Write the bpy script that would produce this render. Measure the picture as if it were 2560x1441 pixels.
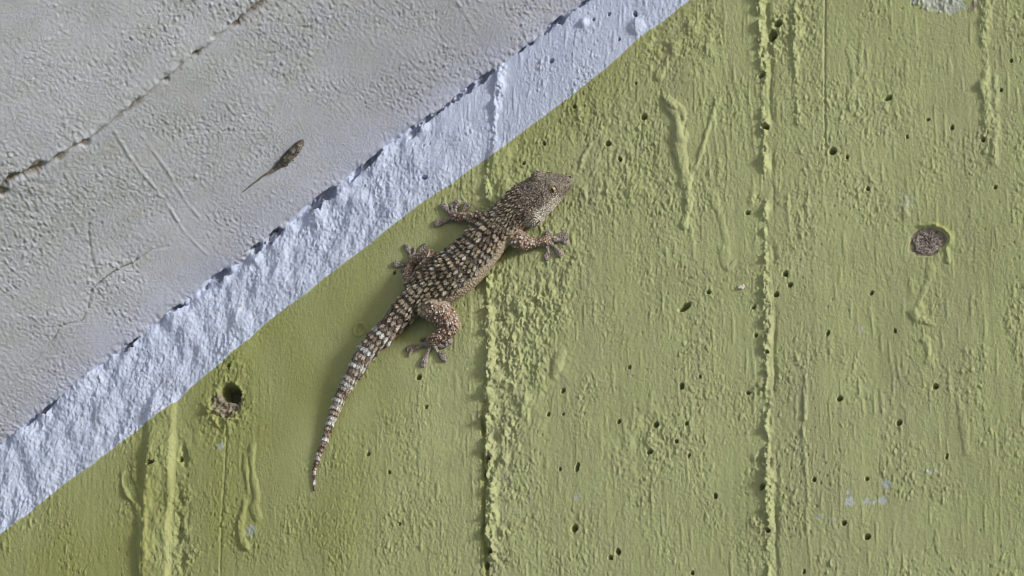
import bpy, math
import numpy as np
from mathutils import Vector, Matrix
from mathutils.bvhtree import BVHTree

for o in list(bpy.data.objects):
    bpy.data.objects.remove(o)
scene = bpy.context.scene
COL = scene.collection
rng = np.random.default_rng(7)

# ---------------------------------------------------------------- camera
# wall = plane y = 0 (x right, z up, it faces -y); the camera stands below and
# to the right of the corner and looks up and left at it with a long lens
YAW, PITCH, DIST, FPX = math.radians(22.0), math.radians(20.5), 1.20, 9000.0
PW, PH = 2560.0, 1441.0
vdir = np.array([-math.sin(YAW) * math.cos(PITCH), math.cos(YAW) * math.cos(PITCH), math.sin(PITCH)])
rdir = np.array([math.cos(YAW), math.sin(YAW), 0.0])
udir = np.cross(rdir, vdir)
CAMP = -DIST * vdir
cam_data = bpy.data.cameras.new('camera')
cam = bpy.data.objects.new('camera', cam_data)
COL.objects.link(cam)
cam_data.sensor_width = 36.0
cam_data.lens = 36.0 * FPX / PW
cam_data.clip_start = 0.02
cam_data.clip_end = 500.0
cam.matrix_world = Matrix(((rdir[0], udir[0], -vdir[0], CAMP[0]),
                           (rdir[1], udir[1], -vdir[1], CAMP[1]),
                           (rdir[2], udir[2], -vdir[2], CAMP[2]), (0, 0, 0, 1)))
scene.camera = cam

# ---------------------------------------------------------------- world, sun, exposure
SUN_TO = np.array([0.92, -0.33, 0.17])
SUN_TO /= np.linalg.norm(SUN_TO)
world = bpy.data.worlds.new('World')
scene.world = world
world.use_nodes = True
wn = world.node_tree.nodes
sky = wn.new('ShaderNodeTexSky')
sky.sky_type = 'NISHITA'
sky.sun_disc = False
sky.sun_elevation = math.asin(SUN_TO[2])
sky.sun_rotation = math.atan2(SUN_TO[0], SUN_TO[1])
sky.air_density = 1.0
sky.dust_density = 1.0
world.node_tree.links.new(sky.outputs['Color'], wn['Background'].inputs['Color'])
wn['Background'].inputs['Strength'].default_value = 0.05
sun_data = bpy.data.lights.new('sun', 'SUN')
sun_data.energy = 1.5
sun_data.angle = math.radians(10)
sun_data.color = (0.93, 0.97, 1.0)
sun = bpy.data.objects.new('sun', sun_data)
COL.objects.link(sun)
sun.rotation_euler = Vector(-SUN_TO).to_track_quat('-Z', 'Y').to_euler()
sun.location = (2.0, -1.5, 1.5)
scene.view_settings.view_transform = 'Standard'
scene.view_settings.look = 'None'
scene.view_settings.gamma = 1.0
scene.view_settings.use_curve_mapping = False
scene.view_settings.exposure = 1.08
scene.cycles.filter_width = 1.05

# ---------------------------------------------------------------- helpers
def ray(px, py):
    d = vdir + rdir * ((px - PW / 2) / FPX) - udir * ((py - PH / 2) / FPX)
    return d / np.linalg.norm(d)

def P(px, py, h=0.0):
    """point on the plane h metres in front of the wall, seen at photo pixel px, py"""
    d = ray(px, py)
    return CAMP + d * ((-h - CAMP[1]) / d[1])

def UV(px, py):
    p = P(px, py)
    return p[0], p[2]

J1, J2 = P(0, 1112), P(1468, 0)
EJ = (J2 - J1) / np.linalg.norm(J2 - J1)          # along the joint, rising to the right
NS = np.array([EJ[2], 0.0, -EJ[0]])               # soffit normal, down and right

def ST(px, py):
    """soffit coordinates (s along the joint, t away from the wall) of a photo pixel"""
    d = ray(px, py)
    k = np.dot(J1 - CAMP, NS) / np.dot(d, NS)
    q = CAMP + d * k
    return np.dot(q - J1, EJ), -q[1]

PXM = DIST / FPX                                   # metres per photo pixel at the wall

def obj(name, mesh, mat=None, parent=None):
    o = bpy.data.objects.new(name, mesh)
    COL.objects.link(o)
    if mat is not None:
        mesh.materials.append(mat)
    if parent is not None:
        o.parent = parent
    return o

def tag(o, label, cat, group=None, kind=None):
    if label: o['label'] = label
    if cat: o['category'] = cat
    if group: o['group'] = group
    if kind: o['kind'] = kind
    return o

def empty(name, loc=(0, 0, 0)):
    o = bpy.data.objects.new(name, None)
    o.empty_display_size = 0.02
    o.location = loc
    COL.objects.link(o)
    return o

def np_mesh(name, verts, faces, smooth=True, attrs=None):
    """fast mesh from numpy arrays; faces is an (n, 3) or (n, 4) array"""
    me = bpy.data.meshes.new(name)
    verts = np.ascontiguousarray(verts, dtype=np.float32)
    faces = np.ascontiguousarray(faces, dtype=np.int32)
    k = faces.shape[1]
    me.vertices.add(len(verts))
    me.vertices.foreach_set('co', verts.ravel())
    me.loops.add(faces.size)
    me.loops.foreach_set('vertex_index', faces.ravel())
    me.polygons.add(len(faces))
    me.polygons.foreach_set('loop_start', np.arange(0, faces.size, k, dtype=np.int32))
    me.polygons.foreach_set('use_smooth', np.full(len(faces), smooth, dtype=bool))
    me.update(calc_edges=True)
    for an, arr in (attrs or {}).items():
        a = me.attributes.new(an, 'FLOAT_COLOR', 'POINT')
        a.data.foreach_set('color', np.ascontiguousarray(arr, dtype=np.float32).ravel())
    return me

def box_mesh(name, corners):
    v = np.array(corners)
    f = np.array([[0, 1, 2, 3], [7, 6, 5, 4], [0, 4, 5, 1], [1, 5, 6, 2], [2, 6, 7, 3], [3, 7, 4, 0]])
    return np_mesh(name, v, f, smooth=False)

def fnoise(shape, d0, d1, l0, l1, seed, band=0.0, shear=0.0):
    """Gaussian noise of unit deviation; l0, l1 = feature lengths (m) along axes 0 and 1"""
    g = np.random.default_rng(seed)
    w = np.fft.rfft2(g.standard_normal(shape))
    k0 = np.fft.fftfreq(shape[0], d0)[:, None] * 2 * np.pi
    k1 = np.fft.rfftfreq(shape[1], d1)[None, :] * 2 * np.pi
    q = (k0 * l0) ** 2 + ((k1 + shear * k0) * l1) ** 2
    F = np.exp(-q / 2)
    if band:
        F = F - np.exp(-q * band ** 2 / 2)
    n = np.fft.irfft2(w * F, s=shape)
    n -= n.mean()
    return n / n.std()

def fract(shape, d0, d1, stretch, cut, top, beta, seed, shear=0.0):
    """broadband noise: amplitude falls as k^-beta between wavelengths top and cut (m); stretch lengthens axis 1"""
    g = np.random.default_rng(seed)
    w = np.fft.rfft2(g.standard_normal(shape))
    k0 = np.fft.fftfreq(shape[0], d0)[:, None]
    k1 = np.fft.rfftfreq(shape[1], d1)[None, :]
    k = np.hypot(k0, (k1 + shear * k0) * stretch)
    F = (1.0 / top ** 2 + k ** 2) ** (-beta / 2) * np.exp(-(k * cut) ** 2)
    n = np.fft.irfft2(w * F, s=shape)
    n -= n.mean()
    return n / n.std()

def smooth01(x, a, b):
    t = np.clip((x - a) / (b - a), 0, 1)
    return t * t * (3 - 2 * t)

# ---------------------------------------------------------------- materials
def new_mat(name):
    m = bpy.data.materials.new(name)
    m.use_nodes = True
    nt = m.node_tree
    return m, nt, nt.nodes['Principled BSDF']

def N(nt, kind, **kw):
    n = nt.nodes.new(kind)
    for k, v in kw.items():
        if k in ('operation', 'blend_type', 'data_type', 'noise_dimensions', 'feature', 'attribute_name', 'distance', 'musgrave_type', 'clamp_result'):
            setattr(n, k, v)
        else:
            n.inputs[k.replace('_', ' ')].default_value = v
    return n

def mixc(nt, fac, a, b, mode='MIX'):
    n = nt.nodes.new('ShaderNodeMix')
    n.data_type = 'RGBA'
    n.blend_type = mode
    for sock, v in ((n.inputs[0], fac), (n.inputs[6], a), (n.inputs[7], b)):
        if isinstance(v, bpy.types.NodeSocket):
            nt.links.new(v, sock)
        elif isinstance(v, (int, float)):
            sock.default_value = v
        else:
            sock.default_value = (*v, 1.0)
    return n.outputs[2]

def ramp(nt, src, lo, hi, vlo=0.0, vhi=1.0):
    n = nt.nodes.new('ShaderNodeMapRange')
    n.inputs['From Min'].default_value = lo
    n.inputs['From Max'].default_value = hi
    n.inputs['To Min'].default_value = vlo
    n.inputs['To Max'].default_value = vhi
    nt.links.new(src, n.inputs['Value'])
    return n.outputs[0]

def noise(nt, vec, scale, detail=4.0, rough=0.6):
    n = nt.nodes.new('ShaderNodeTexNoise')
    n.inputs['Scale'].default_value = scale
    n.inputs['Detail'].default_value = detail
    n.inputs['Roughness'].default_value = rough
    nt.links.new(vec, n.inputs['Vector'])
    return n.outputs['Fac']

def objvec(nt, scale=(1, 1, 1)):
    tc = nt.nodes.new('ShaderNodeTexCoord')
    mp = nt.nodes.new('ShaderNodeMapping')
    mp.inputs['Scale'].default_value = scale
    nt.links.new(tc.outputs['Object'], mp.inputs['Vector'])
    return mp.outputs['Vector']

def bump(nt, bsdf, height, dist, strength=1.0):
    b = nt.nodes.new('ShaderNodeBump')
    b.inputs['Distance'].default_value = dist
    b.inputs['Strength'].default_value = strength
    nt.links.new(height, b.inputs['Height'])
    nt.links.new(b.outputs['Normal'], bsdf.inputs['Normal'])

def plaster_mat(name, is_soffit):
    m, nt, bs = new_mat(name)
    at = nt.nodes.new('ShaderNodeAttribute')
    at.attribute_name = 'paint'
    sep = nt.nodes.new('ShaderNodeSeparateColor')
    nt.links.new(at.outputs['Color'], sep.inputs['Color'])
    v = objvec(nt)
    big = noise(nt, v, 14.0, 3.0)
    mid = noise(nt, v, 90.0, 5.0)
    fine = noise(nt, objvec(nt, (1, 1, 0.45)), 900.0, 4.0)
    if is_soffit:
        c = mixc(nt, ramp(nt, big, 0.35, 0.65), (0.54, 0.57, 0.675), (0.61, 0.64, 0.75))
        c = mixc(nt, ramp(nt, mid, 0.45, 0.75), c, (0.53, 0.545, 0.59))
        c = mixc(nt, ramp(nt, fine, 0.55, 0.8, 0, 0.35), c, (0.50, 0.50, 0.53))
        c = mixc(nt, sep.outputs[0], c, (0.60, 0.645, 0.77))
        c = mixc(nt, sep.outputs[1], c, (0.17, 0.135, 0.085))
        c = mixc(nt, sep.outputs[2], c, (0.075, 0.06, 0.045))
    else:
        # green paint, yellower towards the old corner, chalky elsewhere
        g = mixc(nt, ramp(nt, big, 0.3, 0.7), (0.400, 0.438, 0.202), (0.458, 0.494, 0.245))
        g = mixc(nt, ramp(nt, mid, 0.42, 0.72, 0, 0.75), g, (0.385, 0.395, 0.200))
        g = mixc(nt, ramp(nt, fine, 0.5, 0.8, 0, 0.5), g, (0.36, 0.37, 0.20))
        run = noise(nt, objvec(nt, (1, 1, 0.12)), 55.0, 4.0)
        g = mixc(nt, ramp(nt, run, 0.50, 0.78, 0, 0.6), g, (0.355, 0.350, 0.215))
        worn = noise(nt, objvec(nt, (1, 1, 0.6)), 210.0, 6.0, 0.7)
        g = mixc(nt, ramp(nt, worn, 0.58, 0.74, 0, 0.65), g, (0.400, 0.385, 0.290))
        g = mixc(nt, ramp(nt, worn, 0.44, 0.28, 0, 0.45), g, (0.47, 0.52, 0.20))
        g = mixc(nt, sep.outputs[1], g, (0.292, 0.308, 0.085))  # olive grime tint, which also paints in the light falloff at lower left
        w = mixc(nt, ramp(nt, mid, 0.4, 0.7), (0.55, 0.615, 0.785), (0.625, 0.695, 0.865))
        w = mixc(nt, ramp(nt, fine, 0.55, 0.8, 0, 0.4), w, (0.50, 0.53, 0.62))
        soil = noise(nt, v, 160.0, 6.0, 0.7)
        w = mixc(nt, ramp(nt, soil, 0.56, 0.74, 0, 0.5), w, (0.44, 0.45, 0.48))
        # beyond the finely modelled rectangle the paint edge runs on as a straight line
        tc = nt.nodes.new('ShaderNodeTexCoord')
        sx = nt.nodes.new('ShaderNodeSeparateXYZ')
        nt.links.new(tc.outputs['Object'], sx.inputs[0])
        def mth(op, a, b):
            n = nt.nodes.new('ShaderNodeMath'); n.operation = op
            for i, q in enumerate((a, b)):
                if isinstance(q, bpy.types.NodeSocket): nt.links.new(q, n.inputs[i])
                else: n.inputs[i].default_value = q
            return n.outputs[0]
        (x0, x1, z0, z1), (la, lb) = EDGE_INFO
        sl = (lb[1] - la[1]) / (lb[0] - la[0])
        line = mth('SUBTRACT', sx.outputs[2], mth('ADD', mth('MULTIPLY', mth('SUBTRACT', sx.outputs[0], la[0]), sl), la[1]))
        lin = ramp(nt, line, -0.0003, 0.0003)
        inside = mth('MULTIPLY', mth('MULTIPLY', mth('GREATER_THAN', sx.outputs[0], x0), mth('LESS_THAN', sx.outputs[0], x1)),
                     mth('MULTIPLY', mth('GREATER_THAN', sx.outputs[2], z0), mth('LESS_THAN', sx.outputs[2], z1)))
        fac = mth('ADD', mth('MULTIPLY', inside, sep.outputs[0]), mth('MULTIPLY', mth('SUBTRACT', 1.0, inside), lin))
        c = mixc(nt, fac, g, w)
        br = mixc(nt, ramp(nt, fine, 0.35, 0.65), (0.15, 0.115, 0.088), (0.34, 0.285, 0.235))
        c = mixc(nt, sep.outputs[2], c, br)
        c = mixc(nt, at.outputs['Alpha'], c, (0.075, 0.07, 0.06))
    nt.links.new(c, bs.inputs['Base Color'])
    bs.inputs['Roughness'].default_value = 0.72 if not is_soffit else 0.9
    bs.inputs['Specular IOR Level'].default_value = 0.35 if not is_soffit else 0.2
    f2 = noise(nt, objvec(nt, (1, 1, 0.6)), 1150.0, 4.0, 0.7)
    gate = noise(nt, objvec(nt, (1, 1, 0.6)), 60.0, 3.0)
    gated = nt.nodes.new('ShaderNodeMath')
    gated.operation = 'MULTIPLY'
    nt.links.new(f2, gated.inputs[0])
    nt.links.new(ramp(nt, gate, 0.35, 0.65, 0.35, 1.0), gated.inputs[1])
    bump(nt, bs, gated.outputs[0], 0.0006 if is_soffit else 0.00045, 1.0)
    return m

_c = [UV(*c) for c in ((0, 0), (2560, 0), (0, 1441), (2560, 1441))]
MARG = 0.016
EDGE_INFO = ((min(c[0] for c in _c) - MARG, max(c[0] for c in _c) + MARG - 0.0006, min(c[1] for c in _c) - MARG, max(c[1] for c in _c) + MARG - 0.0006), (UV(-60, 1381), UV(1900, -140)))
MAT_WALL = plaster_mat('painted_concrete', False)
MAT_SOFFIT = plaster_mat('whitewashed_concrete', True)

def simple_mat(name, c1, c2, scale, rough=0.8, bumpd=0.0003, spec=0.3):
    m, nt, bs = new_mat(name)
    v = objvec(nt)
    n = noise(nt, v, scale, 5.0)
    nt.links.new(mixc(nt, ramp(nt, n, 0.35, 0.65), c1, c2), bs.inputs['Base Color'])
    bs.inputs['Roughness'].default_value = rough
    bs.inputs['Specular IOR Level'].default_value = spec
    bump(nt, bs, n, bumpd, 0.6)
    return m

MAT_CORE = simple_mat('bare_concrete', (0.26, 0.25, 0.23), (0.34, 0.33, 0.31), 40.0, 0.9)

# ---------------------------------------------------------------- ground far below, out of the frame
gm = np_mesh('ground', [[-30, -60, -1.95], [30, -60, -1.95], [30, 1.0, -1.95], [-30, 1.0, -1.95]], [[0, 1, 2, 3]], False)
ground = obj('ground', gm, simple_mat('paved_ground', (0.44, 0.46, 0.50), (0.52, 0.54, 0.57), 3.0, 0.9, 0.002))
tag(ground, 'pale concrete ground below the painted wall', 'ground', kind='structure')

# ---------------------------------------------------------------- wall height field
def grid_axis(lo, hi, step, out_lo, out_hi):
    f = np.arange(lo, hi, step)
    k = np.array([0.004, 0.012, 0.03, 0.07, 0.15, 0.3, 0.6, 1.0])
    a = lo - k[::-1] * (lo - out_lo)
    b = f[-1] + k * (out_hi - f[-1])
    return np.concatenate([a, f, b]), len(k), len(f)

STEP = 0.00030
cx = [UV(*c)[0] for c in ((0, 0), (2560, 0), (0, 1441), (2560, 1441))]
cz = [UV(*c)[1] for c in ((0, 0), (2560, 0), (0, 1441), (2560, 1441))]
MARG = 0.016
xs, KX, NX = grid_axis(min(cx) - MARG, max(cx) + MARG, STEP, -1.6, 1.6)
zs, KZ, NZ = grid_axis(min(cz) - MARG, max(cz) + MARG, STEP, -1.93, 1.3)
xf, zf = xs[KX:KX + NX], zs[KZ:KZ + NZ]
X, Z = np.meshgrid(xf, zf, indexing='ij')
SH = X.shape

# photo-pixel coordinates of every wall grid point (only used to lay out marks on the wall)
def to_px(x, y, z):
    dx, dy, dz = x - CAMP[0], y - CAMP[1], z - CAMP[2]
    w = dx * vdir[0] + dy * vdir[1] + dz * vdir[2]
    return (PW / 2 + FPX * (dx * rdir[0] + dy * rdir[1] + dz * rdir[2]) / w,
            PH / 2 - FPX * (dx * udir[0] + dy * udir[1] + dz * udir[2]) / w)

def wn_(lx, lz, seed, band=0.0, shear=0.0):
    return fnoise(SH, STEP, STEP, lx, lz, seed, band, shear)

n_big = wn_(0.03, 0.03, 1)
n_mid = wn_(0.006, 0.009, 2)
n_wob = wn_(0.0035, 0.0035, 3)
streak = np.tanh(1.6 * wn_(0.00030, 0.0010, 4, 2.4))
streak2 = np.tanh(1.4 * wn_(0.00034, 0.0010, 5, 2.2, -0.3))
blob = wn_(0.00036, 0.00048, 6, 2.0)
lump = wn_(0.0011, 0.0014, 8, 2.2)
lump = lump + 0.45 * blob
grain = wn_(0.00018, 0.00028, 9, 2.0)
n_pat = wn_(0.0035, 0.005, 10)
blob = np.maximum(blob, -0.9) + 0.5 * np.maximum(blob - 0.9, 0)

H = np.zeros(SH)
WHITE = np.zeros(SH); DIRT_SHADE = np.zeros(SH); BROWN = np.zeros(SH); HOLE = np.zeros(SH)

def window(us, vs, pad):
    i0 = np.searchsorted(xf, min(us) - pad); i1 = np.searchsorted(xf, max(us) + pad)
    j0 = np.searchsorted(zf, min(vs) - pad); j1 = np.searchsorted(zf, max(vs) + pad)
    return slice(max(i0, 0), max(i1, 0)), slice(max(j0, 0), max(j1, 0))

def poly_dist(pts, pad):
    """window, distance to a polyline, signed side offset and run length along it"""
    q = np.array([UV(*p[:2]) for p in pts])
    w = window(q[:, 0], q[:, 1], pad)
    xx, zz = X[w], Z[w]
    best = np.full(xx.shape, 1e9); side = np.zeros(xx.shape); run = np.zeros(xx.shape)
    acc = 0.0
    for a, b in zip(q[:-1], q[1:]):
        d = b - a
        L = np.hypot(*d)
        t = np.clip(((xx - a[0]) * d[0] + (zz - a[1]) * d[1]) / L ** 2, 0, 1)
        ex, ez = xx - a[0] - t * d[0], zz - a[1] - t * d[1]
        r = np.hypot(ex, ez)
        m = r < best
        best[m] = r[m]
        side[m] = ex[m]
        run[m] = acc + t[m] * L
        acc += L
    return w, best, side, run, acc

def catmull(pts, n=6):
    p = [np.array(q, float) for q in pts]
    p = [2 * p[0] - p[1]] + p + [2 * p[-1] - p[-2]]
    out = []
    for i in range(1, len(p) - 2):
        for k in range(n):
            t = k / n
            out.append(0.5 * (2 * p[i] + (p[i + 1] - p[i - 1]) * t + (2 * p[i - 1] - 5 * p[i] + 4 * p[i + 1] - p[i + 2]) * t * t
                              + (3 * p[i] - p[i - 1] - 3 * p[i + 1] + p[i + 2]) * t ** 3))
    out.append(p[-2])
    return out

def px_mask(points, radius):
    """soft blob map on the wall from (px, py, r) spots"""
    out = np.zeros(SH)
    for a, b, r in points:
        u, v = UV(a, b)
        out = np.maximum(out, np.exp(-(((X - u) ** 2 + (Z - v) ** 2) / (r * PXM * radius) ** 2)))
    return out

# --- base relief: board marks and brushed stipple, smooth where the filler was trowelled
smoothz = px_mask([(980, 640, 60), (900, 720, 90), (820, 800, 110), (780, 900, 110), (760, 1000, 95), (740, 1100, 70),
                   (940, 760, 60), (1000, 880, 55), (980, 960, 60), (1100, 590, 50), (1060, 600, 40), (900, 1000, 60), (640, 900, 50), (700, 1180, 60)], 1.15)
smoothz = np.clip(smoothz * 1.5 - 0.15, 0, 1)
rough_r = px_mask([(1330, 780, 90), (1300, 900, 90), (1640, 1100, 70), (1560, 430, 100), (1280, 1050, 60), (1270, 430, 60),
                   (1700, 100, 90), (1480, 300, 60), (450, 1250, 40), (450, 1390, 40), (590, 930, 40), (560, 1050, 60), (1400, 640, 70), (1960, 70, 60)], 1.2)
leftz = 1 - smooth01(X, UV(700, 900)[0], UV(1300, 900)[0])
fa = fract(SH, STEP, STEP, 2.2, 0.00024, 0.0030, 1.15, 41)
fb = fract(SH, STEP, STEP, 2.0, 0.00024, 0.0022, 1.1, 42, -0.28)
fc = fract(SH, STEP, STEP, 1.25, 0.00028, 0.004, 1.3, 43)
amp = 0.55 + 0.25 * np.clip(n_big, -1.5, 1.5) + 0.5 * np.clip(n_pat, -1.3, 1.6)
amp = np.clip(amp, 0.14, 1.5) * (1 - 0.93 * smoothz)
H += 0.00028 * n_big + 0.00010 * n_mid * (1 - 0.5 * smoothz)
H += amp * (0.000020 * streak * (1 - 0.35 * leftz) + 0.000016 * streak2 + 0.000014 * blob + 0.000022 * grain)
wz = smooth01((X - J1[0]) * NS[0] + (Z - J1[2]) * NS[2], 0.023, 0.020)   # roughly the white strip
H += (1 - 0.5 * wz) * (0.35 + 0.65 * amp) * (1 - 0.85 * smoothz) * (0.000030 * fa + 0.000024 * fb + 0.000016 * fc)
crust = px_mask([(1245, 690, 26), (1262, 740, 34), (1250, 800, 30), (1270, 850, 34), (1245, 910, 26), (1262, 960, 30), (1250, 1030, 26), (1270, 1090, 26), (1255, 1160, 26), (1270, 1230, 24), (1262, 1330, 24), (1255, 1400, 24), (1310, 790, 30), (1350, 740, 34), (1390, 780, 28), (1290, 900, 30), (1935, 60, 22), (1925, 130, 18), (1890, 500, 14), (1900, 980, 22), (1900, 1150, 22), (1895, 1300, 20), (450, 1330, 20), (455, 1250, 16), (455, 1400, 20)], 1.0)
H += crust * (0.00042 * np.maximum(wn_(0.0010, 0.0012, 51, 2.2), -0.6) + 0.00018 * fc + 0.00008 * blob)
H += rough_r * (0.00006 * lump + 0.00004 * blob + 0.00010 * np.maximum(fc, -1.0) + 0.00020 * np.maximum(wn_(0.0015, 0.0019, 18, 2.0), -0.5))
H += 0.000005 * grain
# small crumbs and dabs of thick paint scattered over the boards
dab = np.maximum(wn_(0.00042, 0.0009, 16, 1.8) - 1.3, 0)
H += 0.00024 * np.minimum(dab, 0.9) * (1 - 0.9 * smoothz) * np.clip(0.5 + 0.6 * n_pat + rough_r, 0.1, 1.6)
dab2 = np.maximum(wn_(0.00028, 0.00055, 53, 1.8, -0.2) - 1.25, 0)
H += 0.00017 * np.minimum(dab2, 1.0) * (1 - 0.92 * smoothz) * np.clip(0.55 + 0.5 * n_pat + 0.5 * rough_r, 0.1, 1.6)
pit = np.maximum(wn_(0.00036, 0.0005, 17, 1.8) - 1.6, 0)
H -= 0.00028 * np.minimum(pit, 0.9) * (1 - 0.9 * smoothz) * np.clip(0.6 + 0.4 * n_mid + rough_r, 0.1, 1.6)
# long faint grain lines left by the boards
H += 0.000018 * wn_(0.0006, 0.02, 11, 2.0) * (1 - smoothz)
longr = np.maximum(wn_(0.00040, 0.0036, 12, 2.0) - 1.15, 0)
H += 0.00017 * np.minimum(longr, 0.9) * (1 - smoothz) * (1 - 0.6 * leftz)

# --- the white strip: plastered over, lumpy towards the corner
edge_pts = [(-60, 1381), (0, 1335), (150, 1222), (300, 1108), (400, 1035), (440, 1008), (480, 968), (575, 888), (625, 850), (660, 812),
            (760, 738), (900, 630), (1060, 505), (1130, 462), (1180, 420), (1240, 382), (1330, 313), (1430, 240), (1520, 168), (1600, 92), (1660, 50), (1730, -4), (1900, -140)]
ep = np.array([UV(*p) for p in edge_pts])
LNA, LNB = ep[0].copy(), ep[-1].copy()                # straight continuation of the paint edge beyond the frame
lnd = (LNB - LNA) / np.hypot(*(LNB - LNA))
ep = np.vstack([LNA - 3 * lnd, ep, LNB + 3 * lnd])
edge_z = np.interp(X[:, 0], ep[:, 0], ep[:, 1])[:, None] + 0.00016 * n_wob + 0.00005 * lump
dw = Z - edge_z
WHITE = smooth01(dw, -0.00012, 0.00022)
jd = (X - J1[0]) * NS[0] + (Z - J1[2]) * NS[2]       # distance below the joint
sj = (X - J1[0]) * EJ[0] + (Z - J1[2]) * EJ[2]       # run along the joint
Ssp = lambda px, py: (UV(px, py)[0] - J1[0]) * EJ[0] + (UV(px, py)[1] - J1[2]) * EJ[2]
lowz = 1 - smooth01(sj, Ssp(800, 520), Ssp(1250, 170))
near = np.exp(-(np.maximum(jd, 0) / 0.0042) ** 2)
ridge2 = wn_(0.0026, 0.0034, 19, 2.0)
H += WHITE * lowz * (0.00008 * lump + 0.00008 * fc + 0.00030 * np.maximum(ridge2, -0.6))
ridge1 = wn_(0.0019, 0.0024, 14, 1.8)
H += near * (0.00010 + 0.0006 * lowz) * (np.maximum(ridge1, -0.4) + 0.3) * 0.75
H += near * (0.0002 + 0.0013 * lowz) * np.clip(wn_(0.0042, 0.0042, 52) + 0.2, 0, 2) * 0.7
NOTCH = ((90, 1046, 70, 0.9), (334, 880, 20, 1.7), (452, 786, 26, 2.5), (552, 712, 36, 3.2), (648, 636, 22, 4.0), (694, 596, 30, 3.6), (802, 522, 56, 3.9), (930, 426, 50, 1.5),
         (1058, 316, 40, 2.4), (1130, 264, 66, 1.1), (1200, 212, 44, 1.3), (1340, 95, 60, 0.9), (1392, 58, 26, 2.2), (1446, 14, 36, 0.9))
crev = np.zeros(SH)
for a, b, L, tt in NOTCH:
    u_ = (sj - Ssp(a, b) + 0.0007 * lump) / (L * PXM * 0.95)
    lean = 0.5 + 0.5 * np.clip(u_ * (1 if (a + b) % 3 else -1), -1, 1)      # each gap tapers to one side
    prof = np.exp(-np.abs(u_) ** 4)
    crev = np.maximum(crev, prof * (1 - smooth01(jd - 0.0004 * lump, 0.0007 * tt * lean - 0.0004, 0.0007 * tt * lean + 0.0003)))
H = H * (1 - crev) - 0.0019 * crev * (1 + 0.3 * lump)
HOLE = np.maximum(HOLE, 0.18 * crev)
facet = np.abs(wn_(0.0018, 0.0042, 15, 2.0, 0.25))
H += WHITE * (0.12 + 0.88 * lowz) * 0.00017 * (0.8 - facet)
H += 0.00018 * smooth01(dw, -0.0002, 0.0003)         # thickness of the white coat

# --- board seams: lumpy fins of cement squeezed between the form boards
def seam(pts, width, height, lumpy, seed, groove=None, asym=0.0):
    w, d, side, run, L = poly_dist(pts, 0.006)
    g = np.random.default_rng(seed)
    m = 900
    prof = np.zeros(m)
    for sp_, a in ((0.022, .5), (0.009, .8), (0.0045, .7), (0.0022, .35)):
        fr = max(2, int(L / sp_))
        prof += a * np.interp(np.linspace(0, 1, m), np.linspace(0, 1, fr + 1), g.standard_normal(fr + 1))
    k = np.interp(run / L, np.linspace(0, 1, m), prof)
    sh = np.interp(run / L, np.linspace(0, 1, m), np.interp(np.linspace(0, 1, m), np.linspace(0, 1, max(3, int(L / 0.005))), g.standard_normal(max(3, int(L / 0.005)))))
    wid = width * np.clip(1 + 0.3 * k, 0.5, 1.7)
    s = side + sh * width * 0.25
    f = np.exp(-np.abs(s / wid) ** 2.6)
    hh = height * np.clip(0.75 + lumpy * k + 0.35 * lump[w] + 0.30 * fc[w], 0.0, 2.4)
    ends = smooth01(run, -0.001, 0.003) * smooth01(L - run, -0.001, 0.003)
    H[w] += f * hh * ends
    if groove:
        off, gw, gd = groove
        kk = np.clip(0.7 + 0.5 * np.interp(run / L, np.linspace(0, 1, m), np.roll(prof, 57)), 0, 1.6)
        H[w] -= gd * kk * np.exp(-((s - off) / gw) ** 2) * ends

seam([(1252, 150), (1240, 230), (1236, 370)], 0.0016, 0.0007, 0.25, 21, (-0.002, 0.0008, 0.0003))
seam([(1225, 380), (1215, 600), (1222, 700), (1226, 900), (1222, 1020)], 0.0012, 0.0009, 0.5, 22, (-0.0012, 0.0006, 0.0005))
seam([(1222, 1010), (1226, 1150), (1230, 1300), (1230, 1500)], 0.0018, 0.00115, 0.5, 23, (-0.0021, 0.0006, 0.0017))
seam([(1893, -80), (1898, 0), (1908, 180), (1912, 400), (1914, 620), (1916, 900), (1917, 1100), (1920, 1300), (1922, 1520)], 0.0012, 0.00095, 0.3, 24, (0.0025, 0.0007, 0.0005))
seam([(2462, -60), (2460, 150), (2468, 300), (2466, 450)], 0.0012, 0.0004, 0.4, 25)
seam([(2492, -60), (2488, 200), (2486, 420)], 0.0008, 0.0003, 0.4, 26)
seam([(1985, -40), (1990, 100), (1992, 250), (2005, 380), (2016, 470), (2018, 530)], 0.0008, 0.00045, 0.4, 27)
seam([(2014, 900), (2010, 1100), (2016, 1180), (2022, 1270), (2020, 1340)], 0.0006, 0.00026, 0.5, 28)
seam([(600, 1100), (596, 1441)], 0.0006, 0.0001, 0.5, 29)
# the broad spill of cement at the lower left: steep lit edge on its right side
w, d, side, run, L = poly_dist([(443, 960), (436, 1080), (430, 1200), (424, 1320), (418, 1530), (410, 1750)], 0.02)
k = np.clip(0.95 + 0.28 * n_mid[w] + 0.30 * n_pat[w], 0.2, 1.9)
f = smooth01(-side, -0.0012, 0.0013) * (1 - smooth01(-side, 0.0085, 0.0125)) * smooth01(run, 0, 0.012)
H[w] += 0.00165 * f * k + f * 0.00012 * lump[w]
H[w] -= 0.0007 * np.exp(-((side - 0.0042) / 0.0022) ** 2) * np.clip(lump[w] + 0.2, 0, 2) * smooth01(run, 0.01, 0.03)

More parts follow.
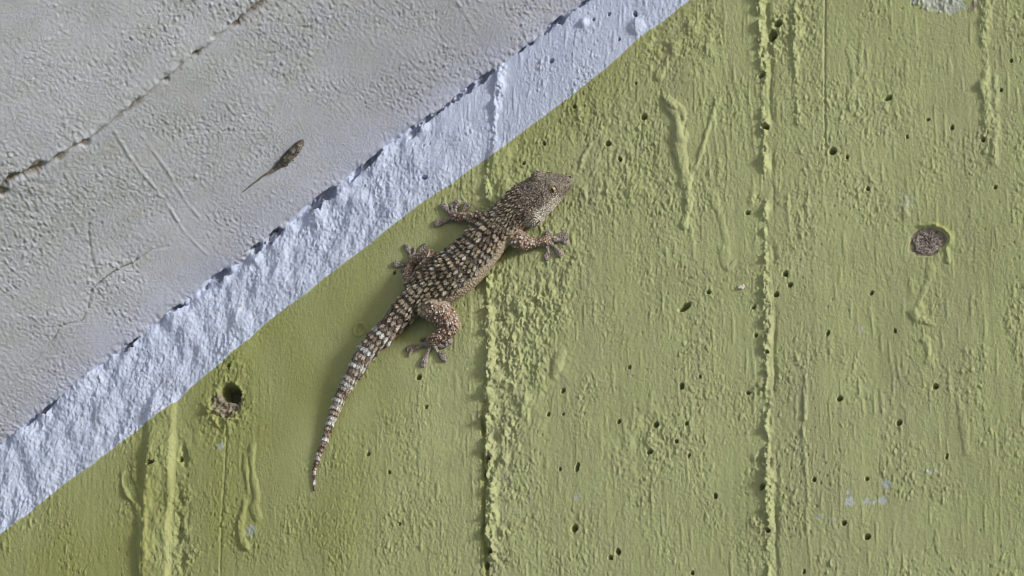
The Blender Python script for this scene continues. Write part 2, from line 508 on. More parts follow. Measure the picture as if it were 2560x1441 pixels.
# --- runs and drips of thick paint
def drip(pts, w0, h0, seed=0, bead=0.25):
    c = catmull([p[:2] for p in pts])
    w, d, side, run, L = poly_dist(c, 0.004)
    g = np.random.default_rng(seed + 100)
    nk_ = max(3, int(L / 0.0028))
    kn = np.interp(run / L, np.linspace(0, 1, nk_), 1 + bead * g.standard_normal(nk_))
    wid = w0 * PXM * np.clip(kn + 0.12 * lump[w] + 0.2 * n_wob[w], 0.4, 1.8)
    f = np.clip(1 - (d / wid) ** 2, 0, 1) ** 0.7
    H[w] += 0.72 * h0 * f * np.clip(kn, 0.5, 1.5) * smooth01(run, -0.0004, 0.002)

drip([(1655, 235), (1672, 268), (1692, 292), (1698, 350), (1704, 400), (1715, 450), (1722, 510), (1713, 565)], 11, 0.0011, 1)
drip([(1660, 240), (1684, 262), (1704, 275), (1712, 300)], 7, 0.0008, 2)
drip([(1700, 300), (1706, 340)], 14, 0.0008, 3)
drip([(1800, 240), (1775, 310), (1752, 390), (1740, 420)], 7, 0.0006, 4)
drip([(1775, 470), (1800, 540), (1815, 600), (1820, 650)], 8, 0.0003, 5)
drip([(1803, 610), (1808, 655), (1822, 672), (1838, 655)], 7, 0.0004, 6)
drip([(306, 1175), (305, 1210), (322, 1245), (345, 1272), (349, 1330), (349, 1400), (350, 1480)], 8, 0.00095, 7)
drip([(334, 1150), (338, 1200), (352, 1235), (364, 1275), (362, 1340), (366, 1400)], 8, 0.0006, 8)
drip([(634, 1105), (630, 1150), (634, 1200), (642, 1240), (636, 1270), (644, 1296)], 9, 0.0007, 9)
drip([(614, 1128), (616, 1180), (622, 1228)], 8, 0.00055, 10)
drip([(614, 1245), (610, 1270), (602, 1310), (606, 1345), (616, 1368)], 8, 0.0008, 11)
drip([(2326, 650), (2322, 700), (2304, 740), (2297, 778)], 9, 0.0004, 12)
drip([(2276, 770), (2290, 796), (2312, 802), (2338, 815)], 9, 0.0007, 13)
drip([(2300, 840), (2318, 860), (2322, 905)], 13, 0.0006, 14)
drip([(2258, 505), (2266, 540)], 14, 0.0007, 15)
drip([(1640, 105), (1675, 110), (1690, 135), (1665, 160), (1650, 190)], 10, 0.0006, 16)
drip([(1330, 400), (1480, 360)], 4, 0.00012, 17)
drip([(1448, 430), (1462, 390), (1476, 365)], 6, 0.0006, 18)
drip([(1408, 870), (1395, 910), (1385, 940)], 12, 0.0006, 19)
drip([(2120, 110), (2135, 200), (2130, 270)], 7, 0.0003, 20)
drip([(2155, 80), (2150, 180)], 7, 0.0003, 21)
drip([(2008, 960), (2012, 1050)], 8, 0.0005, 22)
drip([(2400, 1010), (2410, 1080), (2415, 1130)], 8, 0.0003, 23)
drip([(1370, 705), (1385, 740), (1400, 770)], 14, 0.0007, 24)
for a, b, c, h in ((1250, 395, 24, 0.0010), (1262, 460, 20, 0.0009), (1232, 430, 16, 0.0007), (1460, 58, 12, 0.0013), (1592, 66, 16, 0.0011), (1995, 90, 16, 0.0011),
                   (2455, 215, 12, 0.0009), (1310, 1000, 18, 0.0007), (1240, 960, 15, 0.0006), (1300, 760, 22, 0.0006), (600, 870, 40, 0.0006), (530, 1020, 45, 0.0005),
                   (1055, 318, 18, 0.0016), (640, 650, 18, 0.0016), (560, 700, 22, 0.0014), (430, 800, 25, 0.0014), (470, 830, 30, 0.001), (300, 905, 25, 0.0009), (790, 545, 20, 0.0010), (890, 500, 25, 0.0006), (1150, 345, 30, 0.0005), (1060, 390, 35, 0.0004)):
    u, v = UV(a, b)
    w = window([u], [v], c * PXM * 2)
    r = np.hypot(X[w] - u, (Z[w] - v) * 0.9) / (c * PXM) + 0.18 * n_wob[w]
    H[w] += h * np.exp(-np.abs(r) ** 3)
# shallow ridges in a sheaf between the drip and the tall fin
for k in range(7):
    x0 = 1730 + 24 * k
    drip([(x0, 120 + 30 * (k % 3)), (x0 + 22, 250), (x0 + 44, 400 + 20 * (k % 2))], 5, 0.00017, 40 + k)

# --- thin formwork lines
for pts, dep in (([(2064, -60), (2062, 150), (2064, 390)], 0.00035), ([(568, 1040), (562, 1180), (554, 1300), (548, 1500)], 0.00030), ([(1214, 960), (1206, 1240), (1200, 1500)], 0.0002), ([(1232, 470), (1225, 620)], 0.0003)):
    w, d, side, run, L = poly_dist(pts, 0.003)
    H[w] -= dep * np.exp(-(d / 0.00032) ** 2)
    H[w] += dep * 0.15 * np.exp(-((side + 0.0007) / 0.0005) ** 2) * (d < 0.0025)

# --- air holes in the concrete
holes = [(1610, 293, 10, 9), (1437, 268, 6, 6), (1378, 153, 9, 7), (1523, 37, 6, 6), (1484, 50, 5, 5), (1588, 36, 6, 11), (1548, 100, 4, 4), (2220, 247, 14, 8),
         (2082, 380, 11, 10), (2118, 395, 5, 6), (2380, 320, 5, 6), (2170, 473, 6, 7), (2502, 226, 5, 6), (2528, 152, 6, 6), (2458, 350, 7, 8), (2268, 343, 3, 5),
         (1712, 770, 21, 10), (1772, 732, 6, 6), (2098, 997, 10, 8), (2246, 1057, 9, 8), (2338, 966, 8, 8), (2069, 834, 5, 9), (2237, 828, 5, 8), (2178, 733, 5, 6),
         (1964, 686, 9, 10), (1976, 714, 9, 7), (1941, 738, 9, 8), (1884, 770, 9, 5), (1869, 533, 9, 6), (1705, 967, 8, 10), (1751, 943, 4, 6), (1575, 920, 6, 6), (1408, 978, 6, 8), (1371, 1037, 5, 7),
         (1408, 1037, 4, 4), (1443, 1170, 7, 17), (1400, 1174, 5, 6), (1436, 1322, 9, 10), (1545, 1380, 6, 9), (1526, 1395, 6, 5), (1048, 945, 9, 9), (1066, 1018, 6, 6), (922, 1137, 6, 6), (974, 1183, 5, 6),
         (1000, 1312, 4, 6), (1717, 1060, 6, 6), (1723, 1140, 4, 7), (1788, 1240, 5, 7), (2166, 1197, 5, 6), (2035, 1200, 6, 6), (2110, 1308, 7, 7), (2167, 1342, 11, 9),
         (2366, 1140, 4, 8), (1730, 1433, 5, 6), (1062, 445, 12, 6), (986, 683, 5, 6), (1641, 1063, 10, 8), (1548, 1055, 6, 6), (1625, 1130, 9, 6), (1692, 1105, 5, 5), (572, 915, 5, 6),
         (449, 1148, 6, 8), (380, 1160, 14, 7), (1222, 1150, 8, 12), (1215, 1185, 6, 14), (1226, 1380, 10, 10), (1218, 1415, 8, 10), (1915, 320, 11, 9), (1905, 190, 14, 5), (1930, 90, 18, 22), (1945, 60, 14, 10), (1918, 882, 7, 6),
         (1908, 1220, 10, 8), (1920, 1328, 7, 7), (1870, 983, 8, 5), (1890, 840, 5, 5), (1520, 360, 9, 10), (1550, 400, 5, 9), (1590, 210, 4, 6), (2320, 300, 4, 4), (2488, 470, 5, 6), (1360, 360, 4, 8), (1310, 410, 6, 6), (2010, 1430, 4, 6)]
for a, b, rx, rz in holes:
    rx, rz = 0.86 * rx, 0.86 * rz
    u, v = UV(a, b)
    w = window([u], [v], 34 * PXM)
    g = rng.uniform(-0.4, 0.4)
    ca, sa = math.cos(g), math.sin(g)
    dx, dz = (X[w] - u) / PXM / 0.93, (Z[w] - v) / PXM / 0.94
    rr = np.hypot((dx * ca + dz * sa) / rx, (dz * ca - dx * sa) / rz) * (1 + 0.10 * n_wob[w]) + 0.05 * blob[w]
    f = 1 - smooth01(rr, 0.88, 1.08)
    dep = min(0.0034, 0.00028 * min(rx, rz) + 0.0009)
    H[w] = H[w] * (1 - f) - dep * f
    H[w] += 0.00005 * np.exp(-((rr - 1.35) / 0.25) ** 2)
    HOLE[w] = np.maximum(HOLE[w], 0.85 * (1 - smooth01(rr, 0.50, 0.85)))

# --- big broken hole with torn fibres beside the white strip, and the plugged round hole on the right
u, v = UV(577, 984)
w = window([u], [v], 110 * PXM)
dx, dz = (X[w] - u) / PXM, (Z[w] - v) / PXM
rr = np.hypot((dx + 0.3 * dz) / 27, dz / 25) + 0.12 * n_wob[w] + 0.05 * fc[w]
f = 1 - smooth01(rr, 0.75, 1.15)
H[w] += 0.00045 * np.exp(-((rr - 1.4) / 0.3) ** 2) * np.clip(0.2 + 0.6 * n_pat[w] + 0.5 * lump[w], 0, 2)
H[w] = H[w] * (1 - f) - 0.0058 * f
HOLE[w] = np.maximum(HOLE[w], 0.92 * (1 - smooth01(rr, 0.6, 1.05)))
r2 = np.hypot((dx + 16 + 0.2 * dz) / 42, (dz + 28) / 36) + 0.16 * n_wob[w] + 0.10 * fc[w]
f2 = (1 - smooth01(r2, 0.55, 1.2)) * (1 - f)
BROWN[w] = np.maximum(BROWN[w], f2 * 0.9)
H[w] += f2 * (-0.0010 + 0.00022 * fc[w] + 0.00012 * streak[w])
H[w] += 0.0004 * np.exp(-((r2 - 1.3) / 0.3) ** 2) * np.clip(lump[w], -0.3, 2)
drip([(520, 1022), (545, 1026), (560, 1034)], 6, 0.0006, 61)
drip([(500, 1036), (535, 1030), (556, 1040)], 6, 0.0005, 62)
u, v = UV(2320, 604)
w = window([u], [v], 120 * PXM)
dx, dz = (X[w] - u) / PXM, (Z[w] - v) / PXM
rr = np.hypot(dx / 41, dz / 35) + 0.07 * n_wob[w] + 0.05 * lump[w]
f = 1 - smooth01(rr, 0.93, 1.05)
H[w] = H[w] * (1 - f) - 0.0005 * f
PLUG_UV = (u, v)
BROWN[w] = np.maximum(BROWN[w], f * 0.9)
ang = np.arctan2(dz, dx)
lip = np.exp(-((rr - 1.28) / 0.16) ** 2) * np.clip(np.cos(ang - 0.5) + 0.45 + 0.5 * n_wob[w], 0, 1.6)
H[w] += 0.0007 * lip
DIRT_SHADE[w] = np.maximum(DIRT_SHADE[w], 0.5 * np.exp(-((rr - 1.45) / 0.3) ** 2) * np.clip(np.cos(ang - 0.6), 0, 1))
drip([(2362, 640), (2372, 655), (2368, 625)], 6, 0.0006, 63)
# small round dent beside the tail
u, v = UV(900, 826)
w = window([u], [v], 50 * PXM)
rr = np.hypot((X[w] - u) / PXM / 16, (Z[w] - v) / PXM / 17)
H[w] += 0.00045 * np.exp(-((rr - 1.0) / 0.2) ** 2) - 0.00025 * np.exp(-(rr / 0.8) ** 4) + 0.0002 * np.exp(-(rr / 0.8) ** 4) * lump[w]

# --- bare patches and stains with a shape of their own, and lower-left light falloff painted in
patch = px_mask([(2330, 2, 28), (2380, 6, 34), (2290, 0, 16), (2350, 22, 12), (2405, 16, 12)], 1.0)
patch = smooth01(patch + 0.28 * blob * patch + 0.30 * n_wob * patch, 0.35, 0.85)
WHITE = np.maximum(WHITE, 0.34 * patch)
H += patch * (0.0003 * np.clip(lump, -1, 2) + 0.0001)
rust = px_mask([(2436, 12, 14), (2425, 26, 9)], 1.0)
BROWN = np.maximum(BROWN, smooth01(rust + 0.2 * n_wob * rust, 0.4, 0.65) * 0.8)
for a, b, r, st in ((2124, 1254, 12, .8), (2164, 1252, 9, .75), (2182, 1256, 9, .7), (2206, 1250, 11, .75), (2120, 1230, 8, .45), (2216, 1208, 13, .6), (2320, 1178, 10, .6), (2340, 1174, 8, .6), (2050, 1295, 10, .4), (2080, 1300, 8, .4),
                    (2155, 825, 9, .5), (552, 1118, 12, .55), (628, 1328, 16, .5), (1445, 1245, 12, .35), (1275, 1090, 8, .3), (1290, 1280, 9, .35), (2270, 505, 26, .2)):
    m = px_mask([(a, b, r)], 1.0)
    WHITE = np.maximum(WHITE, 0.7 * st * smooth01(m + 0.35 * m * blob + 0.2 * m * n_wob, 0.35, 0.8))
DIRT_SHADE = np.maximum(DIRT_SHADE, 0.62 * np.clip(px_mask([(590, 900, 45), (605, 950, 40), (640, 860, 40), (520, 990, 30), (385, 1160, 28), (120, 1330, 90), (230, 1380, 90), (60, 1420, 90), (300, 1300, 60), (480, 1180, 50), (460, 1060, 40),
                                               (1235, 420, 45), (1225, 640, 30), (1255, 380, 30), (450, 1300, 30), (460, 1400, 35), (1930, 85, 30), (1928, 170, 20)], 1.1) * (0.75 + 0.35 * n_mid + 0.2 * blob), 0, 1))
# the paint stays yellower along the strip and on the left boards; the left is also darkened as light falloff
DIRT_SHADE = np.maximum(DIRT_SHADE, 0.68 * leftz * np.clip(0.75 + 0.25 * n_mid, 0, 1))
band = np.exp(-(np.maximum(-dw, 0) / 0.02) ** 2)
DIRT_SHADE = np.maximum(DIRT_SHADE, 0.42 * band * np.clip(0.8 + 0.3 * n_mid + 0.2 * lump, 0, 1.2))
# grime in the crevices of the lower fin
w, d, side, run, L = poly_dist([(1216, 1030), (1218, 1441)], 0.004)
DIRT_SHADE[w] = np.maximum(DIRT_SHADE[w], 0.6 * np.exp(-((side + 0.0008) / 0.0012) ** 2))
BROWN = np.maximum(BROWN, 0.7 * smooth01(px_mask([(601, 766, 6), (378, 1160, 9), (1905, 965, 4)], 1.0), 0.3, 0.7))

# --- assemble the wall: one surface, split into the white strip and the board marks
fade = (smooth01(np.arange(NX), 0, 40) * smooth01(NX - 1 - np.arange(NX), 0, 40))[:, None] * (smooth01(np.arange(NZ), 0, 40) * smooth01(NZ - 1 - np.arange(NZ), 0, 40))[None, :]
FX, FZ = len(xs), len(zs)
HF = np.zeros((FX, FZ))
HF[KX:KX + NX, KZ:KZ + NZ] = H * fade
XX, ZZ = np.meshgrid(xs, zs, indexing='ij')
e_all = np.interp(xs, ep[:, 0], ep[:, 1])
ATT = np.zeros((FX, FZ, 4))
ATT[..., 0] = (ZZ > e_all[:, None])
def put(ch, arr):
    ATT[KX:KX + NX, KZ:KZ + NZ, ch] = arr
ATT[..., 1] = np.pad(np.clip(DIRT_SHADE, 0, 1), ((KX, FX - KX - NX), (KZ, FZ - KZ - NZ)), mode='edge')
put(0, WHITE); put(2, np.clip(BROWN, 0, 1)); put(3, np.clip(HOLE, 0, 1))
VW = np.stack([XX, -HF, ZZ], -1).reshape(-1, 3)
AW = ATT.reshape(-1, 4)
ii, jj = np.meshgrid(np.arange(FX - 1), np.arange(FZ - 1), indexing='ij')
Q = np.stack([ii * FZ + jj, (ii + 1) * FZ + jj, (ii + 1) * FZ + jj + 1, ii * FZ + jj + 1], -1).reshape(-1, 4)
cxq = 0.5 * (xs[ii] + xs[ii + 1]).ravel(); czq = 0.5 * (zs[jj] + zs[jj + 1]).ravel()
below = (cxq - J1[0]) * NS[0] + (czq - J1[2]) * NS[2]
cell = np.maximum((xs[ii + 1] - xs[ii]), (zs[jj + 1] - zs[jj])).ravel()
keep = below > np.where(cell < 0.001, -0.012, -0.5)
ez = np.interp(cxq, xs, e_all)
seam_u = [UV(428, 1250)[0], UV(1222, 900)[0], UV(1913, 700)[0], UV(2466, 300)[0]]
grp = np.digitize(cxq, seam_u)
grp = np.where(czq > ez, 9, grp)

def submesh(name, V, A, F):
    used = np.unique(F)
    lut = np.full(len(V), -1, dtype=np.int64)
    lut[used] = np.arange(len(used))
    return np_mesh(name, V[used], lut[F], True, {'paint': A[used]})

wall = empty('concrete_wall', (0, 0, 0))
tag(wall, 'green painted board-marked concrete wall with a white strip along its sloping top', 'wall')
for g in (9, 0, 1, 2, 3, 4):
    F = Q[keep & (grp == g)]
    nm = 'white_strip' if g == 9 else 'board_panel'
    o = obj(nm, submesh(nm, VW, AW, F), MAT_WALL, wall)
    if g == 9:
        o['label'] = 'lumpy white painted strip between green wall and soffit'
core = [(-1.6, 0.010, -1.93), (1.6, 0.010, -1.93), (1.6, 0.010, 1.3), (-1.6, 0.010, 1.3), (-1.6, 0.2, -1.93), (1.6, 0.2, -1.93), (1.6, 0.2, 1.3), (-1.6, 0.2, 1.3)]
obj('wall_core', box_mesh('wall_core', core), MAT_CORE, wall)

# the cement fins run on along the board joints above and below the finely modelled part
def fin(x0, z0, z1, width, height, seed):
    g = np.random.default_rng(seed)
    n = int(abs(z1 - z0) / 0.0012)
    m = 7
    wob = np.interp(np.arange(n), np.arange(0, n + 8, 4), g.normal(0, 0.25, len(np.arange(0, n + 8, 4))))
    hh = np.interp(np.arange(n), np.arange(0, n + 6, 3), np.clip(g.normal(0.8, 0.3, len(np.arange(0, n + 6, 3))), 0.2, 1.6))
    hh[:3] *= (0.2, 0.6, 0.9); hh[-1] = 0
    V = []
    for i in range(n):
        z = z0 + (z1 - z0) * i / (n - 1)
        for k in range(m):
            t = -1 + 2 * k / (m - 1)
            V.append((x0 + width * (1.5 * t + wob[i]), -(height * hh[i] * math.exp(-abs(1.6 * t) ** 2.4)) + 0.00025, z))
    F = [(i * m + k, i * m + k + 1, (i + 1) * m + k + 1, (i + 1) * m + k) for i in range(n - 1) for k in range(m - 1)]
    F = np.array(F)
    if z1 < z0: F = F[:, ::-1]
    me = np_mesh('cement_fin', np.array(V), F, True, {'paint': np.zeros((len(V), 4))})
    obj('cement_fin', me, MAT_WALL, wall)
zlo, zhi = zf[0] + 0.0105, zf[-1] - 0.0105
fin(UV(1922, 1520)[0], zlo, zlo - 0.30, 0.0012, 0.001, 1)
fin(UV(1893, -80)[0], zhi, zhi + 0.25, 0.0012, 0.001, 2)
fin(UV(1230, 1500)[0], zlo, zlo - 0.30, 0.0018, 0.0012, 3)
fin(UV(416, 1500)[0], zlo, zlo - 0.30, 0.0022, 0.0012, 4)
fin(UV(2462, -60)[0], zhi, zhi + 0.25, 0.0010, 0.0005, 5)

# fibrous round plug in the wall
def plug_mesh():
    g = np.random.default_rng(5)
    V, F = [], []
    nr, na = 14, 44
    for i in range(nr):
        for k in range(na):
            a = 2 * math.pi * k / na
            r = (i + 0.5) / nr * 0.0054 * (1 + 0.05 * math.sin(3 * a + 1) + 0.04 * math.sin(7 * a))
            y = -(-0.0003 + 0.00034 * g.standard_normal() * (0.6 if i < nr - 1 else 0) + 0.00016 * math.sin(r * math.cos(a - .5) * 9000))
            if i == nr - 1: y = 0.0025
            V.append((r * math.cos(a) * 1.02, y, r * math.sin(a) * 0.9))
    for i in range(nr - 1):
        for k in range(na):
            F.append((i * na + k, i * na + (k + 1) % na, (i + 1) * na + (k + 1) % na, (i + 1) * na + k))
    return np_mesh('plug', np.array(V), np.array(F)[:, ::-1], True)
MAT_PLUG = simple_mat('dry_plug_fibre', (0.15, 0.115, 0.095), (0.62, 0.53, 0.47), 1500.0, 0.95, 0.0010)
pl = obj('plug', plug_mesh(), MAT_PLUG, wall)
pl.location = (PLUG_UV[0], 0, PLUG_UV[1])
pl['label'] = 'round pinkish brown fibrous plug in the green wall'

# ---------------------------------------------------------------- soffit height field
SS, TS = 0.00037, 0.00064
cs = [ST(*c) for c in ((0, 0), (0, 1112), (1468, 0))]
s_lo, s_hi = min(c[0] for c in cs) - 0.02, max(c[0] for c in cs) + 0.02
t_hi = max(c[1] for c in cs) + 0.015
ks = np.array([0.004, 0.012, 0.03, 0.07, 0.15, 0.3, 0.6, 1.0])
sfine = np.arange(s_lo, s_hi, SS)
s_ax = np.concatenate([s_lo - ks[::-1] * 1.1, sfine, sfine[-1] + ks * 1.0])
tf1 = np.arange(-0.006, t_hi, TS)
t_ax = np.concatenate([tf1, tf1[-1] + ks * 1.0])
NSF, NTF = len(sfine), len(tf1)
S, T = np.meshgrid(sfine, tf1, indexing='ij')
SHS = S.shape
def sn(ls, lt, seed, band=0.0, shear=0.0):
    return fnoise(SHS, SS, TS, ls, lt, seed, band, shear)
sb = sn(0.025, 0.03, 31)
sm = sn(0.006, 0.012, 32)
sst = np.tanh(1.5 * sn(0.00034, 0.0016, 33, 2.2, 0.28))
sbl = sn(0.00040, 0.0011, 34, 1.9, 0.25)
slm = sn(0.0010, 0.0018, 35, 2.0) + 0.3 * sbl
sgr = sn(0.00026, 0.00045, 36, 2.0)
spat = sn(0.004, 0.008, 37)
sfr = fract(SHS, SS, TS, 2.4, 0.00026, 0.0018, 1.0, 44, 0.28)
HS = 0.0003 * sb + 0.0001 * sm
DS = np.zeros(SHS); KS_ = np.zeros(SHS); WS = np.zeros(SHS)

def s_poly(pts, pad):
    q = np.array([ST(*p[:2]) for p in pts])
    i0, i1 = np.searchsorted(sfine, q[:, 0].min() - pad), np.searchsorted(sfine, q[:, 0].max() + pad)
    j0, j1 = np.searchsorted(tf1, q[:, 1].min() - pad), np.searchsorted(tf1, q[:, 1].max() + pad)
    w = (slice(i0, i1), slice(j0, j1))
    ss, tt = S[w], T[w]
    best = np.full(ss.shape, 1e9); side = np.zeros(ss.shape)
    for a, b in zip(q[:-1], q[1:]):
        d = b - a
        k = np.clip(((ss - a[0]) * d[0] + (tt - a[1]) * d[1]) / (d @ d), 0, 1)
        es, et = ss - a[0] - k * d[0], tt - a[1] - k * d[1]
        r = np.hypot(es, et)
        m = r < best
        best[m] = r[m]; side[m] = et[m]
    return w, best, side

seam_px = [(-120, 560), (-20, 500), (0, 470), (25, 445), (60, 432), (120, 405), (150, 384), (190, 362), (215, 350), (255, 322), (290, 296), (350, 250), (395, 212), (440, 178), (480, 142), (540, 100), (600, 50), (660, 0), (740, -70)]
w, d, side = s_poly(seam_px, 0.03)
sd = np.full(SHS, 0.0); dd = np.full(SHS, 1.0)
sd[w] = side; dd[w] = d
q = np.array([ST(*p) for p in seam_px])
ts_line = np.interp(S[:, 0], q[:, 0], q[:, 1])[:, None]
outer = smooth01(T - ts_line, -0.0006, 0.0006)
s0, t0 = ST(90, 470)
rc0 = np.exp(-((S - s0) / 0.02) ** 2 - ((T - t0) / 0.018) ** 2)
rough_s = 0.85 + 0.30 * outer + 0.18 * np.clip(sb, -1.5, 1.5) + 0.30 * np.clip(spat, -1.3, 1.5)
far_corner = np.exp(-((S - ST(60, 40)[0]) ** 2 + (T - ST(60, 40)[1]) ** 2) / 0.035 ** 2)
rough_s = np.clip(rough_s * (1 - 0.75 * far_corner), 0.12, 1.3)
HS += rough_s * (0.000006 * sst + 0.000010 * np.maximum(sbl, -0.9) + 0.000022 * sfr + 0.000035 * sgr + 0.00001 * np.maximum(slm, 0))
sgate = np.clip(0.65 + 0.5 * spat + 0.25 * outer + 0.3 * rc0, 0.1, 1.6)
HS -= 0.00030 * np.minimum(np.maximum(sn(0.00034, 0.00075, 38, 1.8, 0.25) - 1.35, 0), 1.0) * sgate
HS += 0.00024 * np.minimum(np.maximum(sn(0.00034, 0.00080, 39, 1.8, 0.25) - 1.15, 0), 1.0) * sgate
HS += 0.00020 * np.minimum(np.maximum(sn(0.00026, 0.00055, 40, 1.8) - 1.5, 0), 1.0) * sgate
HS += 0.00035 * outer                                   # the outer board stood a little lower
sv = np.clip(0.7 + 0.4 * spat + 0.3 * sb, 0.15, 1.6)
HS -= np.exp(-(dd / 0.0014) ** 2) * 0.0010 * sv
HS += np.exp(-((sd - 0.0022) / 0.0016) ** 2) * (dd < 0.008) * 0.00025 * np.clip(1 + slm, 0, 2)
DS = np.maximum(DS, np.exp(-((dd + 0.0006 * slm) / 0.0017) ** 2) * np.clip(0.50 + 0.28 * spat + 0.2 * sb + 0.15 * sgr, 0.08, 0.9))
for a, b, r in ((488, 135, 12), (212, 356, 14), (145, 388, 18), (90, 415, 26), (30, 440, 20), (8, 480, 16), (590, 60, 14), (415, 200, 10)):
    s0, t0 = ST(a, b)
    m = np.exp(-((S - s0) / (r * PXM)) ** 2 - ((T - t0) / (r * PXM * 1.2)) ** 2)
    DS = np.maximum(DS, 0.85 * smooth01(m + 0.2 * m * sbl, 0.3, 0.7))
    HS -= 0.0007 * smooth01(m, 0.3, 0.7)
s0, t0 = ST(90, 470)
rc = np.exp(-((S - s0) / 0.016) ** 2 - ((T - t0) / 0.014) ** 2)
HS += rc * (0.00003 * sbl + 0.00005 * slm + 0.00005 * sfr)
# scratches and raised lines
for pts, hh, ww in (([(285, 325), (330, 400), (375, 455), (410, 500), (445, 555)], 0.00032, 0.0005), ([(325, 300), (370, 360), (420, 430), (470, 510), (500, 545)], 0.00028, 0.0005), ([(445, 555), (470, 590), (520, 640)], 0.0002, 0.0005),
                    ([(1140, 0), (1165, 35), (1185, 70), (1196, 84)], 0.00035, 0.0006), ([(960, 330), (975, 372), (985, 385)], 0.0002, 0.0005), ([(700, 250), (720, 235)], 0.0002, 0.0004),
                    ([(1000, 160), (1030, 152)], 0.0002, 0.0004)):
    w, d, side = s_poly(catmull(pts), 0.004)
    HS[w] += 0.55 * hh * np.exp(-(d / ww * 1.4) ** 2) * np.clip(0.8 + 0.6 * slm[w], 0, 2)
    HS[w] -= hh * 0.15 * np.exp(-((d - 2.0 * ww) / ww) ** 2)
w, d, side = s_poly([(285, 335), (310, 385), (315, 392)], 0.003)
DS[w] = np.maximum(DS[w], 0.3 * np.exp(-(d / 0.0004) ** 2))
# brown hairline cracks low on the inner board
for pts, st in (([(378, 628), (352, 645), (330, 660), (300, 672), (270, 690), (240, 715), (225, 733)], 0.75), ([(222, 560), (224, 600), (232, 650), (242, 685)], 0.5), ([(212, 785), (205, 802), (180, 808), (150, 815)], 0.7),
                ([(150, 815), (138, 840), (120, 862)], 0.7), ([(100, 885), (85, 905), (70, 915)], 0.4), ([(225, 740), (222, 770)], 0.45), ([(385, 625), (420, 618)], 0.35)):
    w, d, side = s_poly(catmull(pts, 4), 0.004)
    dj = d + 0.00018 * sbl[w]
    DS[w] = np.maximum(DS[w], st * 1.0 * np.clip(0.8 + 0.4 * spat[w] + 0.3 * slm[w], 0, 1.2) * np.exp(-(np.maximum(dj, 0) / 0.00038) ** 2))
    HS[w] -= 0.00025 * np.exp(-(d / 0.0005) ** 2)
# faint yellowish breath of dust near the cracks and the corner
DS = np.maximum(DS, 0.12 * np.clip(0.5 + 0.6 * sb, 0, 1) * (1 - outer))
# the edge against the wall: chipped, with dark gaps where the render does not reach
for a, b, L, tt in NOTCH:
    s0 = Ssp(a, b)
    prof = np.exp(-np.abs((S - s0 + 0.0008 * slm) / (L * PXM * 0.85)) ** 3)
    dep = prof * (1 - smooth01(T, 0.00045 * tt, 0.0010 * tt))
    HS -= 0.0030 * dep
    KS_ = np.maximum(KS_, 0.25 * dep)
edge_rough = np.exp(-(np.maximum(T, 0) / 0.005) ** 2)
HS += edge_rough * (0.00010 * slm + 0.00008 * sbl + 0.00025 * spat)
WS = np.maximum(WS, (1 - smooth01(T + 0.0012 * slm + 0.0008 * spat, 0.0002, 0.0016)) * 0.8)
KS_ = np.where(WS > 0.3, KS_ * 0.7, KS_)

fs = (smooth01(np.arange(NSF), 0, 40) * smooth01(NSF - 1 - np.arange(NSF), 0, 40))[:, None] * smooth01(NTF - 1 - np.arange(NTF), 0, 25)[None, :]
HSF = np.zeros((len(s_ax), len(t_ax)))
HSF[8:8 + NSF, :NTF] = HS * fs
AS = np.zeros((len(s_ax), len(t_ax), 4))
AS[8:8 + NSF, :NTF, 0] = WS; AS[8:8 + NSF, :NTF, 1] = np.clip(DS, 0, 1); AS[8:8 + NSF, :NTF, 2] = np.clip(KS_, 0, 1)
SA, TA = np.meshgrid(s_ax, t_ax, indexing='ij')
VS = (J1[None, None, :] + SA[..., None] * EJ + HSF[..., None] * NS + TA[..., None] * np.array([0, -1.0, 0])).reshape(-1, 3)
nt_ = len(t_ax)
ii, jj = np.meshgrid(np.arange(len(s_ax) - 1), np.arange(nt_ - 1), indexing='ij')
QS = np.stack([ii * nt_ + jj, ii * nt_ + jj + 1, (ii + 1) * nt_ + jj + 1, (ii + 1) * nt_ + jj], -1).reshape(-1, 4)
sc = 0.5 * (s_ax[ii] + s_ax[ii + 1]).ravel(); tc_ = 0.5 * (t_ax[jj] + t_ax[jj + 1]).ravel()
tl = np.interp(sc, q[:, 0], q[:, 1])
soffit = empty('sloping_soffit', tuple(J1))
tag(soffit, 'sloping greyish white concrete soffit with a dirty board seam above the green wall', 'ceiling')
for g in (0, 1):
    F = QS[(tc_ > tl) == bool(g)]
    me = submesh('board_panel', VS - J1, AS.reshape(-1, 4), F)
    o = obj('board_panel', me, MAT_SOFFIT, soffit)
a0, a1 = s_ax[0], s_ax[-1]
up = -NS
cr = []
for off in (0.012, 0.16):
    for s_, t_ in ((a0, 0.0), (a1, 0.0), (a1, t_ax[-1]), (a0, t_ax[-1])):
        cr.append(s_ * EJ + up * off + t_ * np.array([0, -1.0, 0]))
obj('slab', box_mesh('slab', cr), MAT_CORE, soffit)

# ---------------------------------------------------------------- gecko (worked in millimetres, then scaled)
def PM(px, py, h):
    return P(px, py, h * 0.001) * 1000.0

